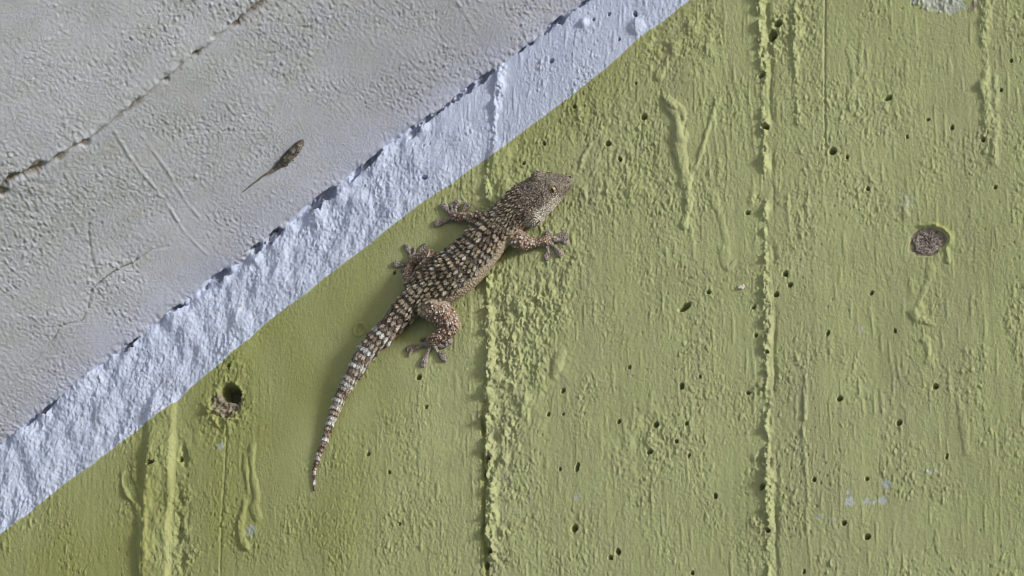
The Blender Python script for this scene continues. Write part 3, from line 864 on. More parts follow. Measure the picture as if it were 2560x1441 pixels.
UPV = np.array([0.0, -1.0, 0.0])
spine = [  # px, py, height of axis, half width, up, down (mm)
    (1430, 447, 4.4, 1.0, 0.9, 1.0), (1424, 451, 4.6, 1.9, 1.6, 1.9), (1412, 457, 5.0, 3.1, 2.5, 2.9), (1398, 463, 5.3, 4.3, 3.3, 3.7), (1381, 471, 5.6, 5.6, 4.0, 4.3),
    (1361, 481, 5.7, 6.9, 4.7, 4.6), (1337, 497, 5.6, 7.5, 4.7, 4.6), (1312, 513, 5.4, 7.5, 4.5, 4.5), (1287, 530, 5.2, 7.0, 4.2, 4.4), (1264, 551, 5.1, 6.7, 4.4, 4.4), (1237, 579, 5.1, 7.0, 4.7, 4.6),
    (1207, 613, 5.1, 7.6, 5.0, 4.7), (1175, 649, 5.1, 8.2, 5.2, 4.8), (1140, 681, 5.1, 8.6, 5.1, 4.8), (1105, 705, 4.9, 8.2, 4.7, 4.6), (1070, 727, 4.6, 6.8, 4.3, 4.4), (1038, 753, 4.4, 5.2, 3.9, 4.1),
    (1002, 790, 4.1, 4.1, 3.6, 3.8), (964, 832, 3.7, 3.6, 3.2, 3.4), (919, 879, 3.2, 3.0, 2.7, 2.9), (887, 932, 2.8, 2.45, 2.3, 2.5), (865, 967, 2.3, 2.0, 1.9, 2.1), (845, 1008, 1.9, 1.6, 1.55, 1.7),
    (828, 1053, 1.5, 1.22, 1.2, 1.35), (813, 1100, 1.2, 0.92, 0.92, 1.05), (796, 1142, 0.95, 0.72, 0.72, 0.8), (787, 1177, 0.8, 0.56, 0.56, 0.6), (785, 1208, 0.7, 0.46, 0.46, 0.5), (786, 1228, 0.6, 0.38, 0.38, 0.4)]
sp = np.array(catmull(spine, 7))
SPC = np.array([PM(*r[:3]) for r in sp])
SPR = np.maximum(sp[:, 3:6], 0.15)
seglen = np.r_[0, np.cumsum(np.linalg.norm(np.diff(SPC, axis=0), axis=1))]
TAN = np.gradient(SPC, axis=0)
TAN /= np.linalg.norm(TAN, axis=1)[:, None]
SIDE = np.cross(TAN, UPV); SIDE /= np.linalg.norm(SIDE, axis=1)[:, None]     # tangent runs towards the tail
UPN = np.cross(SIDE, TAN)
# tangent runs tailwards, so make SIDE point to the animal's right
if np.dot(SIDE[60], np.array([0.64, 0, -0.77])) < 0:
    SIDE = -SIDE
UPN = np.where((UPN @ UPV)[:, None] < 0, -UPN, UPN)

GV, GF = [], []
def tube(C, Sd, Up, a, bu, bd, n=22, squarish=2.0):
    base = len(GV)
    m = len(C)
    for i in range(m):
        for k in range(n):
            th = 2 * math.pi * k / n
            c, s = math.cos(th), math.sin(th)
            e = 2.0 / squarish
            cc = math.copysign(abs(c) ** e, c); ss = math.copysign(abs(s) ** e, s)
            GV.append(C[i] + Sd[i] * (a[i] * cc) + Up[i] * ((bu[i] if ss > 0 else bd[i]) * ss))
    for i in range(m - 1):
        for k in range(n):
            GF.append((base + i * n + k, base + i * n + (k + 1) % n, base + (i + 1) * n + (k + 1) % n, base + (i + 1) * n + k))
    GF.append(tuple(base + k for k in range(n))[::-1])
    GF.append(tuple(base + (m - 1) * n + k for k in range(n)))

tube(SPC, SIDE, UPN, SPR[:, 0], SPR[:, 1], SPR[:, 2], 28, 2.15)

def limb(pts, n=14, flat=1.0, sub=5):
    c = np.array(catmull(pts, sub))
    C = np.array([PM(*r[:3]) for r in c])
    R = np.maximum(c[:, 3], 0.2)
    t = np.gradient(C, axis=0); t /= np.linalg.norm(t, axis=1)[:, None]
    s = np.cross(t, UPV); s /= np.linalg.norm(s, axis=1)[:, None]
    u = np.cross(s, t)
    u = np.where((u @ UPV)[:, None] < 0, -u, u)
    tube(C, s, u, R, R * flat, R * flat, n)

def ball(px, py, h, r, sx=1.0):
    C0 = PM(px, py, h)
    ks_ = np.linspace(-0.97, 0.97, 9)
    C = np.array([C0 + np.array([1, 0, 0]) * k * r for k in ks_])
    rad = r * np.sqrt(1 - ks_ ** 2)
    tube(C, np.repeat([[0, 0, 1.0]], 9, 0), np.repeat([UPV], 9, 0), rad, rad, rad, 14)

def toe(base, mid, tip, r=0.72, pad=1.4):
    """slender digit that widens to a flat adhesive pad"""
    b, m, t = np.array(base, float), np.array(mid, float), np.array(tip, float)
    limb([(b[0], b[1], 1.25, r * 1.25), ((b[0] + m[0]) / 2, (b[1] + m[1]) / 2, 1.25, r), (m[0], m[1], 0.95, r * 0.95),
          (m[0] * .5 + t[0] * .5, m[1] * .5 + t[1] * .5, 0.6, pad), (m[0] * .15 + t[0] * .85, m[1] * .15 + t[1] * .85, 0.55, pad * 0.95), (t[0], t[1], 0.5, 0.45)], 10, 0.62, 4)

# right fore limb and hand
limb([(1256, 586, 4.6, 3.0), (1282, 592, 4.5, 3.1), (1302, 600, 4.2, 2.9), (1313, 608, 3.6, 2.35), (1330, 608, 2.8, 1.75), (1350, 606, 2.1, 1.55), (1366, 603, 1.5, 1.8), (1376, 602, 1.2, 1.5)])
toe((1368, 600), (1371, 592), (1370, 578))
toe((1374, 600), (1394, 592), (1420, 583))
toe((1376, 602), (1398, 602), (1423, 606))
toe((1374, 606), (1389, 622), (1406, 641))
toe((1368, 608), (1369, 628), (1366, 653))
# left fore limb and hand
limb([(1228, 552, 4.8, 2.6), (1205, 545, 4.0, 2.2), (1180, 545, 3.2, 1.8), (1158, 545, 2.5, 1.6), (1140, 543, 1.8, 1.75), (1130, 542, 1.4, 1.5)])
toe((1132, 545), (1112, 554), (1085, 561))
toe((1130, 540), (1119, 528), (1105, 509))
toe((1138, 538), (1139, 522), (1145, 499), 0.7, 1.35)
toe((1146, 538), (1158, 526), (1172, 508))
toe((1134, 540), (1128, 520), (1128, 512), 0.55, 0.8)
# right hind limb and foot
limb([(1052, 752, 4.4, 3.9), (1072, 764, 4.5, 4.3), (1096, 779, 4.3, 4.4), (1118, 797, 3.9, 3.7), (1129, 813, 3.4, 2.9), (1117, 829, 2.9, 2.6), (1099, 841, 2.4, 2.35), (1084, 851, 1.8, 2.1), (1077, 858, 1.4, 1.8)])
toe((1076, 860), (1050, 866), (1014, 877))
toe((1076, 862), (1068, 884), (1055, 920), 0.72, 1.35)
toe((1082, 862), (1096, 882), (1117, 903), 0.72, 1.35)
toe((1086, 860), (1108, 867), (1131, 848), 0.75, 1.35)
toe((1078, 858), (1062, 848), (1050, 852), 0.55, 0.8)
# left hind limb and foot
limb([(1050, 712, 4.4, 3.6), (1062, 684, 4.3, 3.1), (1076, 655, 3.8, 2.6), (1078, 641, 3.3, 2.2), (1062, 641, 2.7, 1.9), (1045, 647, 2.1, 1.7), (1031, 652, 1.5, 1.7), (1026, 654, 1.2, 1.4)])
limb([(1042, 722, 4.2, 3.0), (1022, 702, 3.0, 2.0), (1022, 676, 2.0, 1.5), (1030, 656, 1.5, 1.3)])
toe((1026, 656), (1008, 662), (983, 661))
toe((1028, 650), (1024, 634), (1014, 610), 0.65, 1.1)
toe((1036, 648), (1048, 632), (1066, 609), 0.65, 1.1)
toe((1030, 648), (1036, 632), (1036, 618), 0.55, 0.85)
toe((1026, 660), (1014, 672), (1002, 680), 0.5, 0.8)
# brow bulges over the eyes, cheeks
ball(1345, 446, 8.3, 2.5)
ball(1375, 468, 7.8, 2.5)
ball(1331, 534, 5.1, 4.5)

raw = bpy.data.meshes.new('raw')
raw.from_pydata([tuple(v) for v in GV], [], [tuple(int(i) for i in f) for f in GF])
ro = bpy.data.objects.new('raw', raw)
COL.objects.link(ro)
md = ro.modifiers.new('r', 'REMESH')
md.mode = 'VOXEL'
md.voxel_size = 0.26
ms = ro.modifiers.new('s', 'SMOOTH')
ms.factor = 0.5
ms.iterations = 2
dg = bpy.context.evaluated_depsgraph_get()
body = bpy.data.meshes.new_from_object(ro.evaluated_get(dg))
bpy.data.objects.remove(ro)
bpy.data.meshes.remove(raw)
nv = len(body.vertices)
BV = np.empty(nv * 3, np.float32); body.vertices.foreach_get('co', BV); BV = BV.reshape(-1, 3).astype(float)
BN = np.empty(nv * 3, np.float32); body.vertices.foreach_get('normal', BN); BN = BN.reshape(-1, 3).astype(float)

def spine_coords(V):
    """index of the nearest spine sample, lateral (right +) and vertical offsets in mm"""
    idx = np.empty(len(V), int)
    for a in range(0, len(V), 20000):
        dq = ((V[a:a + 20000, None, [0, 2]] - SPC[None, :, [0, 2]]) ** 2).sum(-1)
        idx[a:a + 20000] = dq.argmin(1)
    r = V - SPC[idx]
    return idx, (r * SIDE[idx]).sum(1), (r * UPN[idx]).sum(1)

gi, glat, gup = spine_coords(BV)
gs = seglen[gi]
S_EYE, S_HEAD = seglen[4 * 7], seglen[8 * 7]
S_HIP, S_END = seglen[16 * 7], seglen[-1]
hgt = -BV[:, 1]
on_axis = np.abs(glat) < SPR[gi, 0] * 1.12 + 0.3         # trunk, head and tail, not the limbs

def hnoise(p, freq, seed):
    """cheap value noise in numpy"""
    q_ = p * freq
    i = np.floor(q_).astype(np.int64); f = q_ - i
    f = f * f * (3 - 2 * f)
    out = np.zeros(len(p))
    for dx in (0, 1):
        for dy in (0, 1):
            for dz in (0, 1):
                h = (i[:, 0] + dx) * 73856093 ^ (i[:, 1] + dy) * 19349663 ^ (i[:, 2] + dz) * 83492791 ^ seed * 2654435761
                h = ((h ^ (h >> 13)) * 1274126177) & 0x7fffffff
                wgt = (f[:, 0] if dx else 1 - f[:, 0]) * (f[:, 1] if dy else 1 - f[:, 1]) * (f[:, 2] if dz else 1 - f[:, 2])
                out += wgt * (h / 0x7fffffff)
    return out

n1 = hnoise(BV, 0.25, 1); n2 = hnoise(BV, 0.7, 2); n3 = hnoise(BV, 1.9, 3); n4 = hnoise(BV, 3.2, 4)
white_marks = [PM(*m, 3.5) for m in ((1213, 575), (1141, 640), (1197, 638), (1160, 690), (1098, 685), (1048, 735), (1204, 582), (1185, 660), (1245, 540), (1120, 652), (1150, 645), (1230, 660), (1200, 690), (1165, 720))]
tail_bands = [(947, 822, .45), (912, 867, .6), (885, 910, .75), (866, 957, .85), (844, 1006, .95), (827, 1053, 1), (812, 1100, 1), (796, 1142, 1), (786, 1177, 1), (785, 1203, 1)]
tb_s = []
for a, b, st in tail_bands:
    p_ = PM(a, b, 2.0)
    tb_s.append((seglen[((SPC[:, [0, 2]] - p_[[0, 2]]) ** 2).sum(1).argmin()], st))

def mixv(a, b, t):
    return a * (1 - t[:, None]) + np.asarray(b)[None, :] * t[:, None]

def pigment(V, s, lat, up, trunk, na, nb, nc):
    """skin colours of the animal (linear)"""
    c = np.tile(np.array([0.150, 0.122, 0.090]), (len(V), 1))
    c = mixv(c, (0.26, 0.225, 0.175), smooth01(na, 0.35, 0.7))
    c = mixv(c, (0.060, 0.042, 0.028), 0.75 * smooth01(nb, 0.52, 0.75))
    c = mixv(c, (0.27, 0.245, 0.215), 0.7 * smooth01(nc, 0.58, 0.8))
    for p_ in white_marks:
        d_ = np.hypot(V[:, 0] - p_[0], V[:, 2] - p_[2])
        c = mixv(c, (0.38, 0.38, 0.39), 0.6 * trunk * smooth01(-d_ - (nb - 0.5) * 3.0, -1.9, -0.3))
    # limbs: pinkish brown with pale warts
    limbm = (1 - trunk)
    lc = mixv(np.tile(np.array([0.31, 0.205, 0.150]), (len(V), 1)), (0.165, 0.100, 0.068), smooth01(nb, 0.4, 0.75))
    lc = mixv(lc, (0.52, 0.45, 0.40), 0.8 * smooth01(nc, 0.55, 0.72))
    c = c * (1 - limbm[:, None]) + lc * limbm[:, None]
    # tail: greyer, white rings towards the tip with dark brown between
    tl_ = smooth01(s, S_HIP + 3, S_HIP + 12) * trunk
    tc = mixv(np.tile(np.array([0.235, 0.190, 0.148]), (len(V), 1)), (0.115, 0.078, 0.052), smooth01(nb, 0.42, 0.7))
    tc = mixv(tc, (0.105, 0.055, 0.035), 0.8 * smooth01(s, S_END - 26, S_END - 12))
    tc = mixv(tc, (0.42, 0.37, 0.33), 0.6 * smooth01(nc, 0.58, 0.75))
    for s0_, st in tb_s:
        wdt = np.clip((S_END - s) * 0.06, 0.75, 1.7)
        tc = mixv(tc, (0.74, 0.69, 0.66), st * np.exp(-np.abs((s - s0_ + (nb - .5) * 0.8) / wdt) ** 3))
    c = c * (1 - tl_[:, None]) + tc * tl_[:, None]
    return c

trunk = on_axis.astype(float)
colb = pigment(BV, gs, glat, gup, trunk, n1, n2, n4)
# pale belly edge, pale jaw, brown stripe behind the eye
vent = trunk * smooth01(-gup, -0.3, 1.2) * (gs > S_HEAD)
vent = np.maximum(vent, trunk * (gs > S_HEAD) * (gs < S_HIP + 4) * smooth01(glat / SPR[gi, 0], 0.78, 0.93))
colb = mixv(colb, (0.44, 0.355, 0.27), 0.85 * vent)
head = trunk * (gs < S_HEAD)
ROLL = math.radians(27)                                  # the head is tipped so its right cheek faces out
hup = gup * math.cos(ROLL) - glat * math.sin(ROLL)
hlat = glat * math.cos(ROLL) + gup * math.sin(ROLL)
colb = mixv(colb, (0.235, 0.200, 0.165), 0.6 * head)
colb = mixv(colb, (0.30, 0.27, 0.23), 0.6 * head * smooth01(n4, 0.55, 0.75))
jaw = head * smooth01(-hup, -0.5, 0.8) * smooth01(gs, 3.5, 8.5) * (hlat > 0)
colb = mixv(colb, (0.68, 0.61, 0.54), 0.9 * jaw * (0.6 + 0.4 * smooth01(n3, 0.3, 0.6)))
stripe_px = [(1366, 490), (1352, 505), (1338, 518), (1330, 526)]
stp = np.array(catmull([np.r_[PM(a, b, 7.0)] for a, b in stripe_px], 5))
dq = np.sqrt(((BV[:, None, [0, 2]] - stp[None, :, [0, 2]]) ** 2).sum(-1)).min(1)
colb = mixv(colb, (0.085, 0.050, 0.030), 0.85 * head * (glat > 0) * np.exp(-(dq / 0.8) ** 2))
back = trunk * (gs > S_HEAD - 3) * (gs < S_END - 22) * smooth01(gup, -1.5, 0.5)
rel = glat / SPR[gi, 0]
back = back * (1 - smooth01(rel, 0.74, 0.9))
colb = mixv(colb, (0.085, 0.068, 0.052), 0.6 * back)
# digit pads: dark grey below, speckled
pads = (1 - trunk) * (1 - smooth01(hgt, 1.5, 2.2))
colb = mixv(colb, (0.36, 0.33, 0.31), 0.6 * pads)
colb = mixv(colb, (0.10, 0.085, 0.08), 0.55 * pads * smooth01(n2, 0.5, 0.68))
colb = mixv(colb, (0.50, 0.47, 0.45), 0.6 * pads * smooth01(n4, 0.55, 0.7))
# relief: granular skin, mouth groove
disp = (n3 - 0.5) * 0.30 + (n4 - 0.5) * 0.22
mouth = head * np.exp(-((hup + 1.5) / 0.22) ** 2) * (hlat > 0) * (gs < S_HEAD - 4) * (np.abs(glat) > 0.5)
disp = disp * np.where(hgt < 1.3, 0.4, 1.0) - 0.35 * mouth
BV2 = BV + BN * disp[:, None]
colb = mixv(colb, (0.06, 0.04, 0.03), 0.6 * mouth)
body.vertices.foreach_set('co', (BV2 * 0.001).astype(np.float32).ravel())
ca = body.attributes.new('pigment', 'FLOAT_COLOR', 'POINT')
ca.data.foreach_set('color', np.c_[colb, np.ones(nv)].astype(np.float32).ravel())
body.polygons.foreach_set('use_smooth', np.ones(len(body.polygons), dtype=bool))
body.update()

def skin_mat(name, cells, dark=0.55):
    m, nt, bs = new_mat(name)
    at = nt.nodes.new('ShaderNodeAttribute'); at.attribute_name = 'pigment'
    v = objvec(nt)
    n = noise(nt, v, 2600.0, 3.0)
    c = mixc(nt, ramp(nt, n, 0.45, 0.75, 0, dark), at.outputs['Color'], (0.065, 0.048, 0.034))
    nt.links.new(c, bs.inputs['Base Color'])
    bs.inputs['Roughness'].default_value = 0.55
    bs.inputs['Specular IOR Level'].default_value = 0.4
    vo = nt.nodes.new('ShaderNodeTexVoronoi')
    vo.inputs['Scale'].default_value = cells
    nt.links.new(v, vo.inputs['Vector'])
    inv = ramp(nt, vo.outputs['Distance'], 0.0, 0.7, 1.0, 0.0)
    bump(nt, bs, inv, 0.0004, 0.8)
    return m
MAT_SKIN = skin_mat('gecko_skin', 1500.0)
MAT_SCALE = skin_mat('gecko_tubercle', 2500.0, 0.3)

base_pt = P(1150, 690, 0)
gecko = empty('gecko', tuple(base_pt))
tag(gecko, 'brown spiny gecko with white banded tail clinging to the green wall', 'gecko')
bo = obj('body', body, MAT_SKIN, gecko)
bo.location = tuple(-base_pt)

# keeled tubercles standing on the skin
bvh = BVHTree.FromPolygons([tuple(v) for v in BV2], [tuple(p.vertices) for p in body.polygons])
TV, TF, TC = [], [], []
def tubercle(pos, nrm, back, L, Wd, Hh, col, tipcol):
    back = back - nrm * np.dot(back, nrm)
    ln = np.linalg.norm(back)
    if ln < 1e-6: return
    back /= ln
    sd_ = np.cross(nrm, back)
    b = len(TV)
    n_ = 8
    for rad, up_, sh_ in ((0.5, -0.16, 0.0), (0.40, 0.40 * Hh, 0.09), (0.17, 0.85 * Hh, 0.26)):
        for k in range(n_):
            a_ = 2 * math.pi * k / n_
            ca_, sa_ = math.cos(a_), math.sin(a_)
            lx = rad * ca_ * (1.0 if ca_ > 0 else 0.85) + sh_
            TV.append(pos + back * (lx * L) + sd_ * (rad * sa_ * Wd) + nrm * up_)
            TC.append(col if rad > 0.45 else (0.6 * col + 0.4 * tipcol if rad > 0.3 else tipcol))
    TV.append(pos + back * (0.38 * L) + nrm * Hh); TC.append(tipcol)
    for r_ in (0, 1):
        for k in range(n_):
            k2 = (k + 1) % n_
            p0, p1, p2, p3 = b + r_ * n_ + k, b + r_ * n_ + k2, b + (r_ + 1) * n_ + k2, b + (r_ + 1) * n_ + k
            TF.append((p0, p1, p2)); TF.append((p0, p2, p3))
    for k in range(n_):
        TF.append((b + 2 * n_ + k, b + 2 * n_ + (k + 1) % n_, b + 3 * n_))

def hit_from(origin, direction):
    loc, nr, idx_, d_ = bvh.ray_cast(Vector(origin + direction * 20), Vector(-direction), 40)
    return (None, None, None) if loc is None else (np.array(loc), np.array(nr), idx_)

grn = np.random.default_rng(11)
pos_l, back_l, size_l, kind_l, nrm_l = [], [], [], [], []
def stations(s0, s1, step):
    s_ = s0
    while s_ < s1:
        yield s_
        s_ += step(s_) if callable(step) else step
row = 0
for s_ in stations(S_HEAD - 5.5, S_HIP + 5, lambda q_: 1.75 if q_ < S_HEAD + 8 else 2.3):
    i = int(np.searchsorted(seglen, s_))
    nk = 7
    for k in range(-nk, nk + 1):
        th = (k + (0.5 if row % 2 else 0)) * math.radians(12.3) + grn.normal(0, 0.035)
        dr = SIDE[i] * math.sin(th) * 1.35 + UPN[i] * math.cos(th)
        dr /= np.linalg.norm(dr)
        p_, n_, _ = hit_from(SPC[i] + TAN[i] * grn.normal(0, 0.2), dr)
        if p_ is None or (th > 1.2 and s_ > S_HEAD + 6): continue
        if np.linalg.norm(p_ - SPC[i]) > SPR[i, 0] * 1.25 + 0.8: continue
        big = 0.72 if s_ < S_HEAD + 8 else 1.0
        big *= grn.uniform(0.85, 1.15)
        edge = 1.0 - 0.35 * smooth01(np.array(abs(th)), 1.0, 1.5)
        pos_l.append(p_); nrm_l.append(n_); back_l.append(TAN[i] + SIDE[i] * 0.25 * math.sin(th)); nkk = 1.0 if s_ > S_HEAD + 7 else 0.0; size_l.append(((2.6 if nkk else 2.9) * big * edge, (1.55 if nkk else 1.15) * big * edge, 0.95 * big * edge)); kind_l.append(0)
    row += 1
# tail whorls: broad overlapping scales with spines at the sides
row = 0
for s_ in stations(S_HIP + 4.5, S_END - 8, lambda q_: 1.5 + 1.25 * (S_END - q_) / (S_END - S_HIP)):
    i = int(np.searchsorted(seglen, s_))
    fr = (S_END - s_) / (S_END - S_HIP)
    for k in (-3, -2, -1, 0, 1, 2, 3):
        th = k * math.radians(30) + (math.radians(15) if row % 2 else 0)
        if abs(th) > 1.85: continue
        dr = SIDE[i] * math.sin(th) + UPN[i] * math.cos(th)
        p_, n_, _ = hit_from(SPC[i], dr)
        if p_ is None: continue
        sc_ = 0.30 + 0.8 * fr
        spn = 1.35 if abs(th) > 0.9 else 1.0
        pos_l.append(p_); nrm_l.append(n_); back_l.append(TAN[i] + dr * 0.3); size_l.append((2.9 * sc_ * spn, 2.1 * sc_ / spn, (0.42 if spn < 1.1 else 0.95) * sc_)); kind_l.append(1)
    row += 1
# warts on the limbs, fine grains on the head
limb_idx = np.where((trunk < 0.5) & (hgt > 2.1) & (BN @ UPV > -0.2))[0]
for j in grn.choice(limb_idx, min(480, len(limb_idx)), replace=False):
    big = np.clip((hgt[j] - 1.0) / 4.0, 0.35, 1.0)
    pos_l.append(BV2[j]); nrm_l.append(BN[j]); back_l.append(np.array([-0.3, 0, -1.0]) + grn.normal(0, 0.2, 3)); size_l.append((1.25 * big, 1.1 * big, 0.50 * big)); kind_l.append(2)
head_idx = np.where((head > 0.5) & (BN @ UPV > -0.5) & (gs < S_HEAD - 2) & (gs > 1.0))[0]
for j in grn.choice(head_idx, min(1500, len(head_idx)), replace=False):
    big = 0.55 + 0.5 * (gs[j] / S_HEAD) ** 1.5
    pos_l.append(BV2[j]); nrm_l.append(BN[j]); back_l.append(TAN[gi[j]]); size_l.append((0.80 * big, 0.72 * big, 0.24 * big)); kind_l.append(3)
PL = np.array(pos_l)
ti, tlat, tup = spine_coords(PL)
tr = np.array([0.0 if k == 2 else 1.0 for k in kind_l])
m1, m2, m4 = hnoise(PL, 0.25, 1), hnoise(PL, 0.7, 2), grn.random(len(PL))
tcol = pigment(PL, seglen[ti], tlat, tup, tr, m1, m2, 0.35 + 0.45 * m4)
for j in range(len(PL)):
    kd = kind_l[j]
    lift = {0: 1.38, 1: 1.4, 2: 1.6, 3: 1.05}[kd] * (0.55 + 0.75 * grn.random()) * (np.array([1.03, 1.0, 0.92]) if kd == 0 else 1.0)
    c_ = np.clip(tcol[j] * lift, 0, 0.7)
    if kd == 3:
        nj = hnoise(PL[j:j + 1], 1.1, 9)[0]
        c_ = np.array([0.225, 0.190, 0.155]) * (0.45 + 1.3 * grn.random() * (0.4 + 0.8 * nj)) if tup[j] * math.cos(ROLL) - tlat[j] * math.sin(ROLL) > (0.1 if seglen[ti[j]] > 6 else -2.5) + grn.normal(0, 0.5) else np.array([0.68, 0.60, 0.52]) * (0.6 + 0.6 * nj)
    tip_ = np.clip(c_ * 1.25 + np.array([0.06, 0.05, 0.035]), 0, 0.8)
    tubercle(PL[j], nrm_l[j], back_l[j], *size_l[j], c_ * 0.5, tip_)
me = np_mesh('scales', np.array(TV) * 0.001, np.array(TF), True, {'pigment': np.c_[np.array(TC), np.ones(len(TC))]})
so = obj('scales', me, MAT_SCALE, gecko)
so.location = tuple(-base_pt)
so['kind'] = 'stuff'

# eyes: golden ball with a vertical slit, under a scaly lid
def sphere_mesh(name, r, nu=24, nv_=14):
    V = [(0, 0, r)]
    for i in range(1, nv_):
        a = math.pi * i / nv_
        for k in range(nu):
            b = 2 * math.pi * k / nu
            V.append((r * math.sin(a) * math.cos(b), r * math.sin(a) * math.sin(b), r * math.cos(a)))
    V.append((0, 0, -r))
    F = []
    for k in range(nu):
        F.append((0, 1 + k, 1 + (k + 1) % nu))
        e = 1 + (nv_ - 2) * nu
        F.append((e + k, len(V) - 1, e + (k + 1) % nu))
    for i in range(nv_ - 2):
        for k in range(nu):
            a, b, c, d_ = 1 + i * nu + k, 1 + i * nu + (k + 1) % nu, 1 + (i + 1) * nu + (k + 1) % nu, 1 + (i + 1) * nu + k
            F += [(a, d_, c), (a, c, b)]
    return np_mesh(name, np.array(V), np.array(F), True)
MAT_IRIS = simple_mat('golden_iris', (0.12, 0.075, 0.035), (0.40, 0.30, 0.16), 1800.0, 0.08, 0.00003, 0.8)
MAT_PUPIL = simple_mat('dark_pupil', (0.012, 0.009, 0.007), (0.02, 0.015, 0.01), 500.0, 0.15, 0.00002, 0.6)
MAT_LID = simple_mat('eye_rim', (0.035, 0.024, 0.016), (0.10, 0.07, 0.04), 2500.0, 0.6, 0.0002)
def build_eye(centre, out, along):
    out = out / np.linalg.norm(out)
    along = along - out * np.dot(along, out); along /= np.linalg.norm(along)
    upv = np.cross(out, along)
    e = obj('eye', sphere_mesh('eye', 0.0019), MAT_IRIS, gecko)
    e.matrix_parent_inverse = Matrix.Identity(4)
    R = Matrix((tuple(along), tuple(upv), tuple(out))).transposed()
    e.matrix_local = Matrix.Translation(Vector(centre * 0.001 - base_pt)) @ R.to_4x4() @ Matrix.Scale(0.80, 4)
    # slit pupil: a thin spindle on the ball
    V, F = [], []
    m_ = 12
    for i in range(m_ + 1):
        t = -1 + 2 * i / m_
        a = t * 0.62
        wv = 0.00046 * (1 - t * t) ** 0.8 + 0.00002
        for sgn in (-1, 0, 1):
            rr_ = 0.00196 + (0.00006 if sgn == 0 else 0)
            V.append((sgn * wv, rr_ * math.sin(a), rr_ * math.cos(a)))
    for i in range(m_):
        for c in (0, 1):
            F.append((i * 3 + c, i * 3 + c + 1, i * 3 + 3 + c + 1, i * 3 + 3 + c))
    obj('pupil', np_mesh('pupil', np.array(V), np.array(F), True), MAT_PUPIL, e)
    # rim of lid scales
    V, F = [], []
    nn, mm = 26, 8
    for i in range(nn):
        a = 2 * math.pi * i / nn
        for k in range(mm):
            b = 2 * math.pi * k / mm
            rad = 0.00185 + 0.00036 * math.cos(b)
            V.append((rad * math.cos(a) * 1.06, rad * math.sin(a) * 0.86, 0.00062 + 0.00034 * math.sin(b) + 0.00025 * max(0, math.sin(a))))
    for i in range(nn):
        for k in range(mm):
            F.append((i * mm + k, ((i + 1) % nn) * mm + k, ((i + 1) % nn) * mm + (k + 1) % mm, i * mm + (k + 1) % mm))
    obj('eyelid', np_mesh('eyelid', np.array(V), np.array(F), True), MAT_LID, e)
d = ray(1381, 476)
hit = bvh.ray_cast(Vector(CAMP * 1000), Vector(d), 3000)
hp, hn = np.array(hit[0]), np.array(hit[1])
ie, _, _ = spine_coords(hp[None])
ie = ie[0]
SH_ = SIDE[ie] * math.cos(ROLL) + UPN[ie] * math.sin(ROLL)
UH_ = UPN[ie] * math.cos(ROLL) - SIDE[ie] * math.sin(ROLL)
out_r = SH_ * 0.90 + UH_ * 0.42 - TAN[ie] * 0.12
build_eye(hp - out_r / np.linalg.norm(out_r) * 0.85, out_r, TAN[ie])
lat_e, up_e = np.dot(hp - SPC[ie], SH_), np.dot(hp - SPC[ie], UH_)
out_l = -SH_ * 0.90 + UH_ * 0.42 - TAN[ie] * 0.12
hl = SPC[ie] - SH_ * lat_e + UH_ * up_e
hl2 = bvh.ray_cast(Vector(hl + out_l * 10), Vector(-out_l).normalized(), 30)
if hl2[0] is not None:
    hl = np.array(hl2[0])
build_eye(hl - out_l / np.linalg.norm(out_l) * 0.85, out_l, TAN[ie])
# nostril and ear opening
for (a, b, r_) in ((1425, 443, 0.42), (1421, 455, 0.35)):
    d = ray(a, b)
    hit = bvh.ray_cast(Vector(CAMP * 1000), Vector(d), 3000)
    if hit[0] is not None:
        e = obj('nostril', sphere_mesh('nostril', r_ * 0.001, 12, 8), MAT_PUPIL, gecko)
        e.location = tuple(np.array(hit[0]) * 0.001 - base_pt)

# ---------------------------------------------------------------- dry insect case on the soffit
def S3(s_, t_, h_):
    return J1 + s_ * EJ + np.array([0, -t_, 0]) + NS * h_
def case_tube(pts, n, seed, jitter):
    g = np.random.default_rng(seed)
    C = np.array([S3(*ST(a, b), h_) for a, b, h_, r_ in pts])
    R = np.array([p[3] for p in pts])
    t = np.gradient(C, axis=0); t /= np.linalg.norm(t, axis=1)[:, None]
    s_ = np.cross(t, NS); s_ /= np.linalg.norm(s_, axis=1)[:, None]
    u_ = np.cross(s_, t)
    V, F = [], []
    for i in range(len(C)):
        for k in range(n):
            a = 2 * math.pi * k / n
            r_ = R[i] * (1 + jitter * g.standard_normal())
            V.append(C[i] + s_[i] * r_ * math.cos(a) + u_[i] * r_ * 0.8 * math.sin(a))
    for i in range(len(C) - 1):
        for k in range(n):
            F.append((i * n + k, i * n + (k + 1) % n, (i + 1) * n + (k + 1) % n, (i + 1) * n + k))
    V.append(C[0]); V.append(C[-1])
    tri = [(len(V) - 2, (k + 1) % n, k, k) for k in range(n)]
    F4 = np.array(F)
    return V, F4, C
def pts_lerp(ctrl, n):
    c = catmull([(p[0], p[1], p[2] * 1000, p[3] * 1000) for p in ctrl], n)
    return [(p[0], p[1], p[2] / 1000, max(p[3] / 1000, 0.00012)) for p in c]
ctrl = [(755, 347, 0.0007, 0.0005), (749, 353, 0.0010, 0.0012), (738, 365, 0.0013, 0.0016), (722, 382, 0.0014, 0.0018), (708, 397, 0.0013, 0.0015), (695, 411, 0.0010, 0.0010), (683, 421, 0.0008, 0.0006), (672, 428, 0.0006, 0.0004)]
MAT_CASE = simple_mat('dry_case_silk', (0.10, 0.085, 0.066), (0.31, 0.275, 0.23), 900.0, 0.9, 0.0006)
V, F, C = case_tube(pts_lerp(ctrl, 6), 12, 3, 0.13)
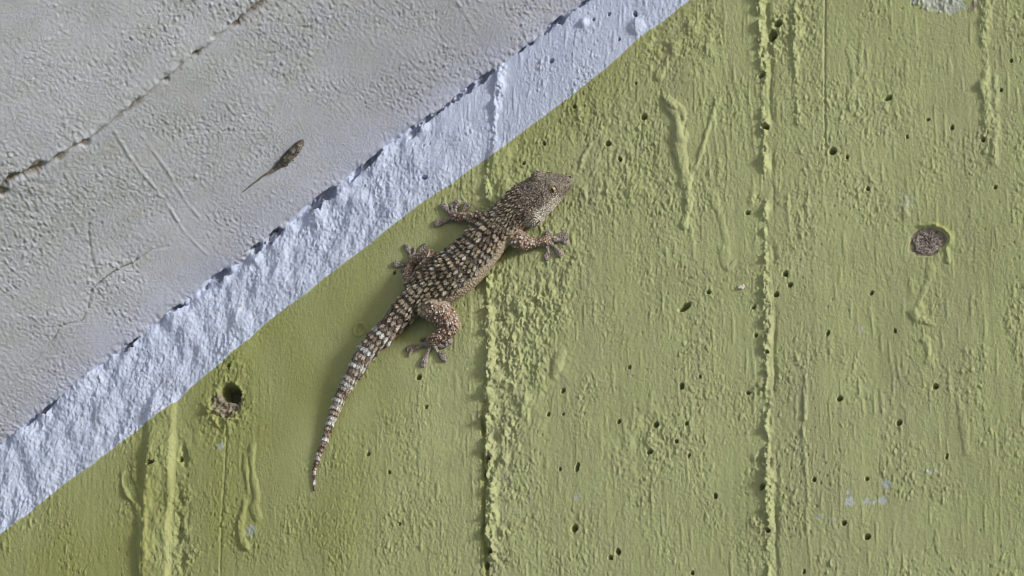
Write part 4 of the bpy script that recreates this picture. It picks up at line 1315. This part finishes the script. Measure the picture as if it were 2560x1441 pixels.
case0 = S3(*ST(722, 382), 0)
case = empty('insect_case', tuple(case0))
tag(case, 'dry brown insect case with a trailing stalk stuck on the pale soffit', 'insect case')
obj('case', np_mesh('case', np.array(V) - case0, F, True), MAT_CASE, case)
ctrl = [(676, 425, 0.0006, 0.00042), (660, 436, 0.0004, 0.00036), (640, 452, 0.0003, 0.00032), (622, 466, 0.0003, 0.00026), (606, 480, 0.0002, 0.00016)]
V, F, C = case_tube(pts_lerp(ctrl, 5), 8, 4, 0.1)
obj('stalk', np_mesh('stalk', np.array(V) - case0, F, True), MAT_CASE, case)
# a few shreds of bark and grass on the case
g = np.random.default_rng(15)
for k in range(7):
    f = g.uniform(0.1, 0.8)
    a = np.array(pts_lerp(ctrl, 2)[0])
    px_, py_ = 752 - 70 * f + g.normal(0, 3), 350 + 68 * f + g.normal(0, 3)
    p0 = S3(*ST(px_, py_), 0.0030 + 0.0004 * g.random()); p1 = S3(*ST(px_ - 9 + g.normal(0, 4), py_ + 10 + g.normal(0, 3)), 0.0026)
    dv = (p1 - p0); sd_ = np.cross(dv, NS); sd_ /= np.linalg.norm(sd_)
    wv = 0.00022
    Vq = np.array([p0 - sd_ * wv, p0 + sd_ * wv, p1 + sd_ * wv * .6, p1 - sd_ * wv * .6] + [q_ - NS * 0.0004 for q_ in (p0 - sd_ * wv, p0 + sd_ * wv, p1 + sd_ * wv * .6, p1 - sd_ * wv * .6)])
    obj('shred', box_mesh('shred', Vq - case0), MAT_CASE, case)

# ---------------------------------------------------------------- loose white chip on the wall
g = np.random.default_rng(21)
c0 = P(1855, 719, 0.0)
dirs = [(-1.3, 0, -.5), (-.4, 0, .8), (.9, 0, .9), (1.3, 0, .1), (.4, 0, -.9), (-.6, 0, -.9)]
V = [np.array(d_) * 0.0011 + np.array([0, 0.0006, 0]) for d_ in dirs] + [np.array(d_) * 0.0008 * g.uniform(.8, 1.1) + np.array([0, -0.0009 - 0.0003 * g.random(), 0]) for d_ in dirs]
me = bpy.data.meshes.new('paint_chip')
me.from_pydata([tuple(v) for v in V], [], [(6, 7, 8, 9, 10, 11)] + [(k, (k + 1) % 6, 6 + (k + 1) % 6, 6 + k) for k in range(6)] + [(5, 4, 3, 2, 1, 0)])
chip = obj('paint_chip', me, simple_mat('chalky_chip', (0.55, 0.36, 0.28), (0.80, 0.74, 0.68), 500.0, 0.8, 0.0002))
chip.location = tuple(c0)
tag(chip, 'tiny pinkish white chip stuck beside the tall cement fin on the green wall', 'paint chip')
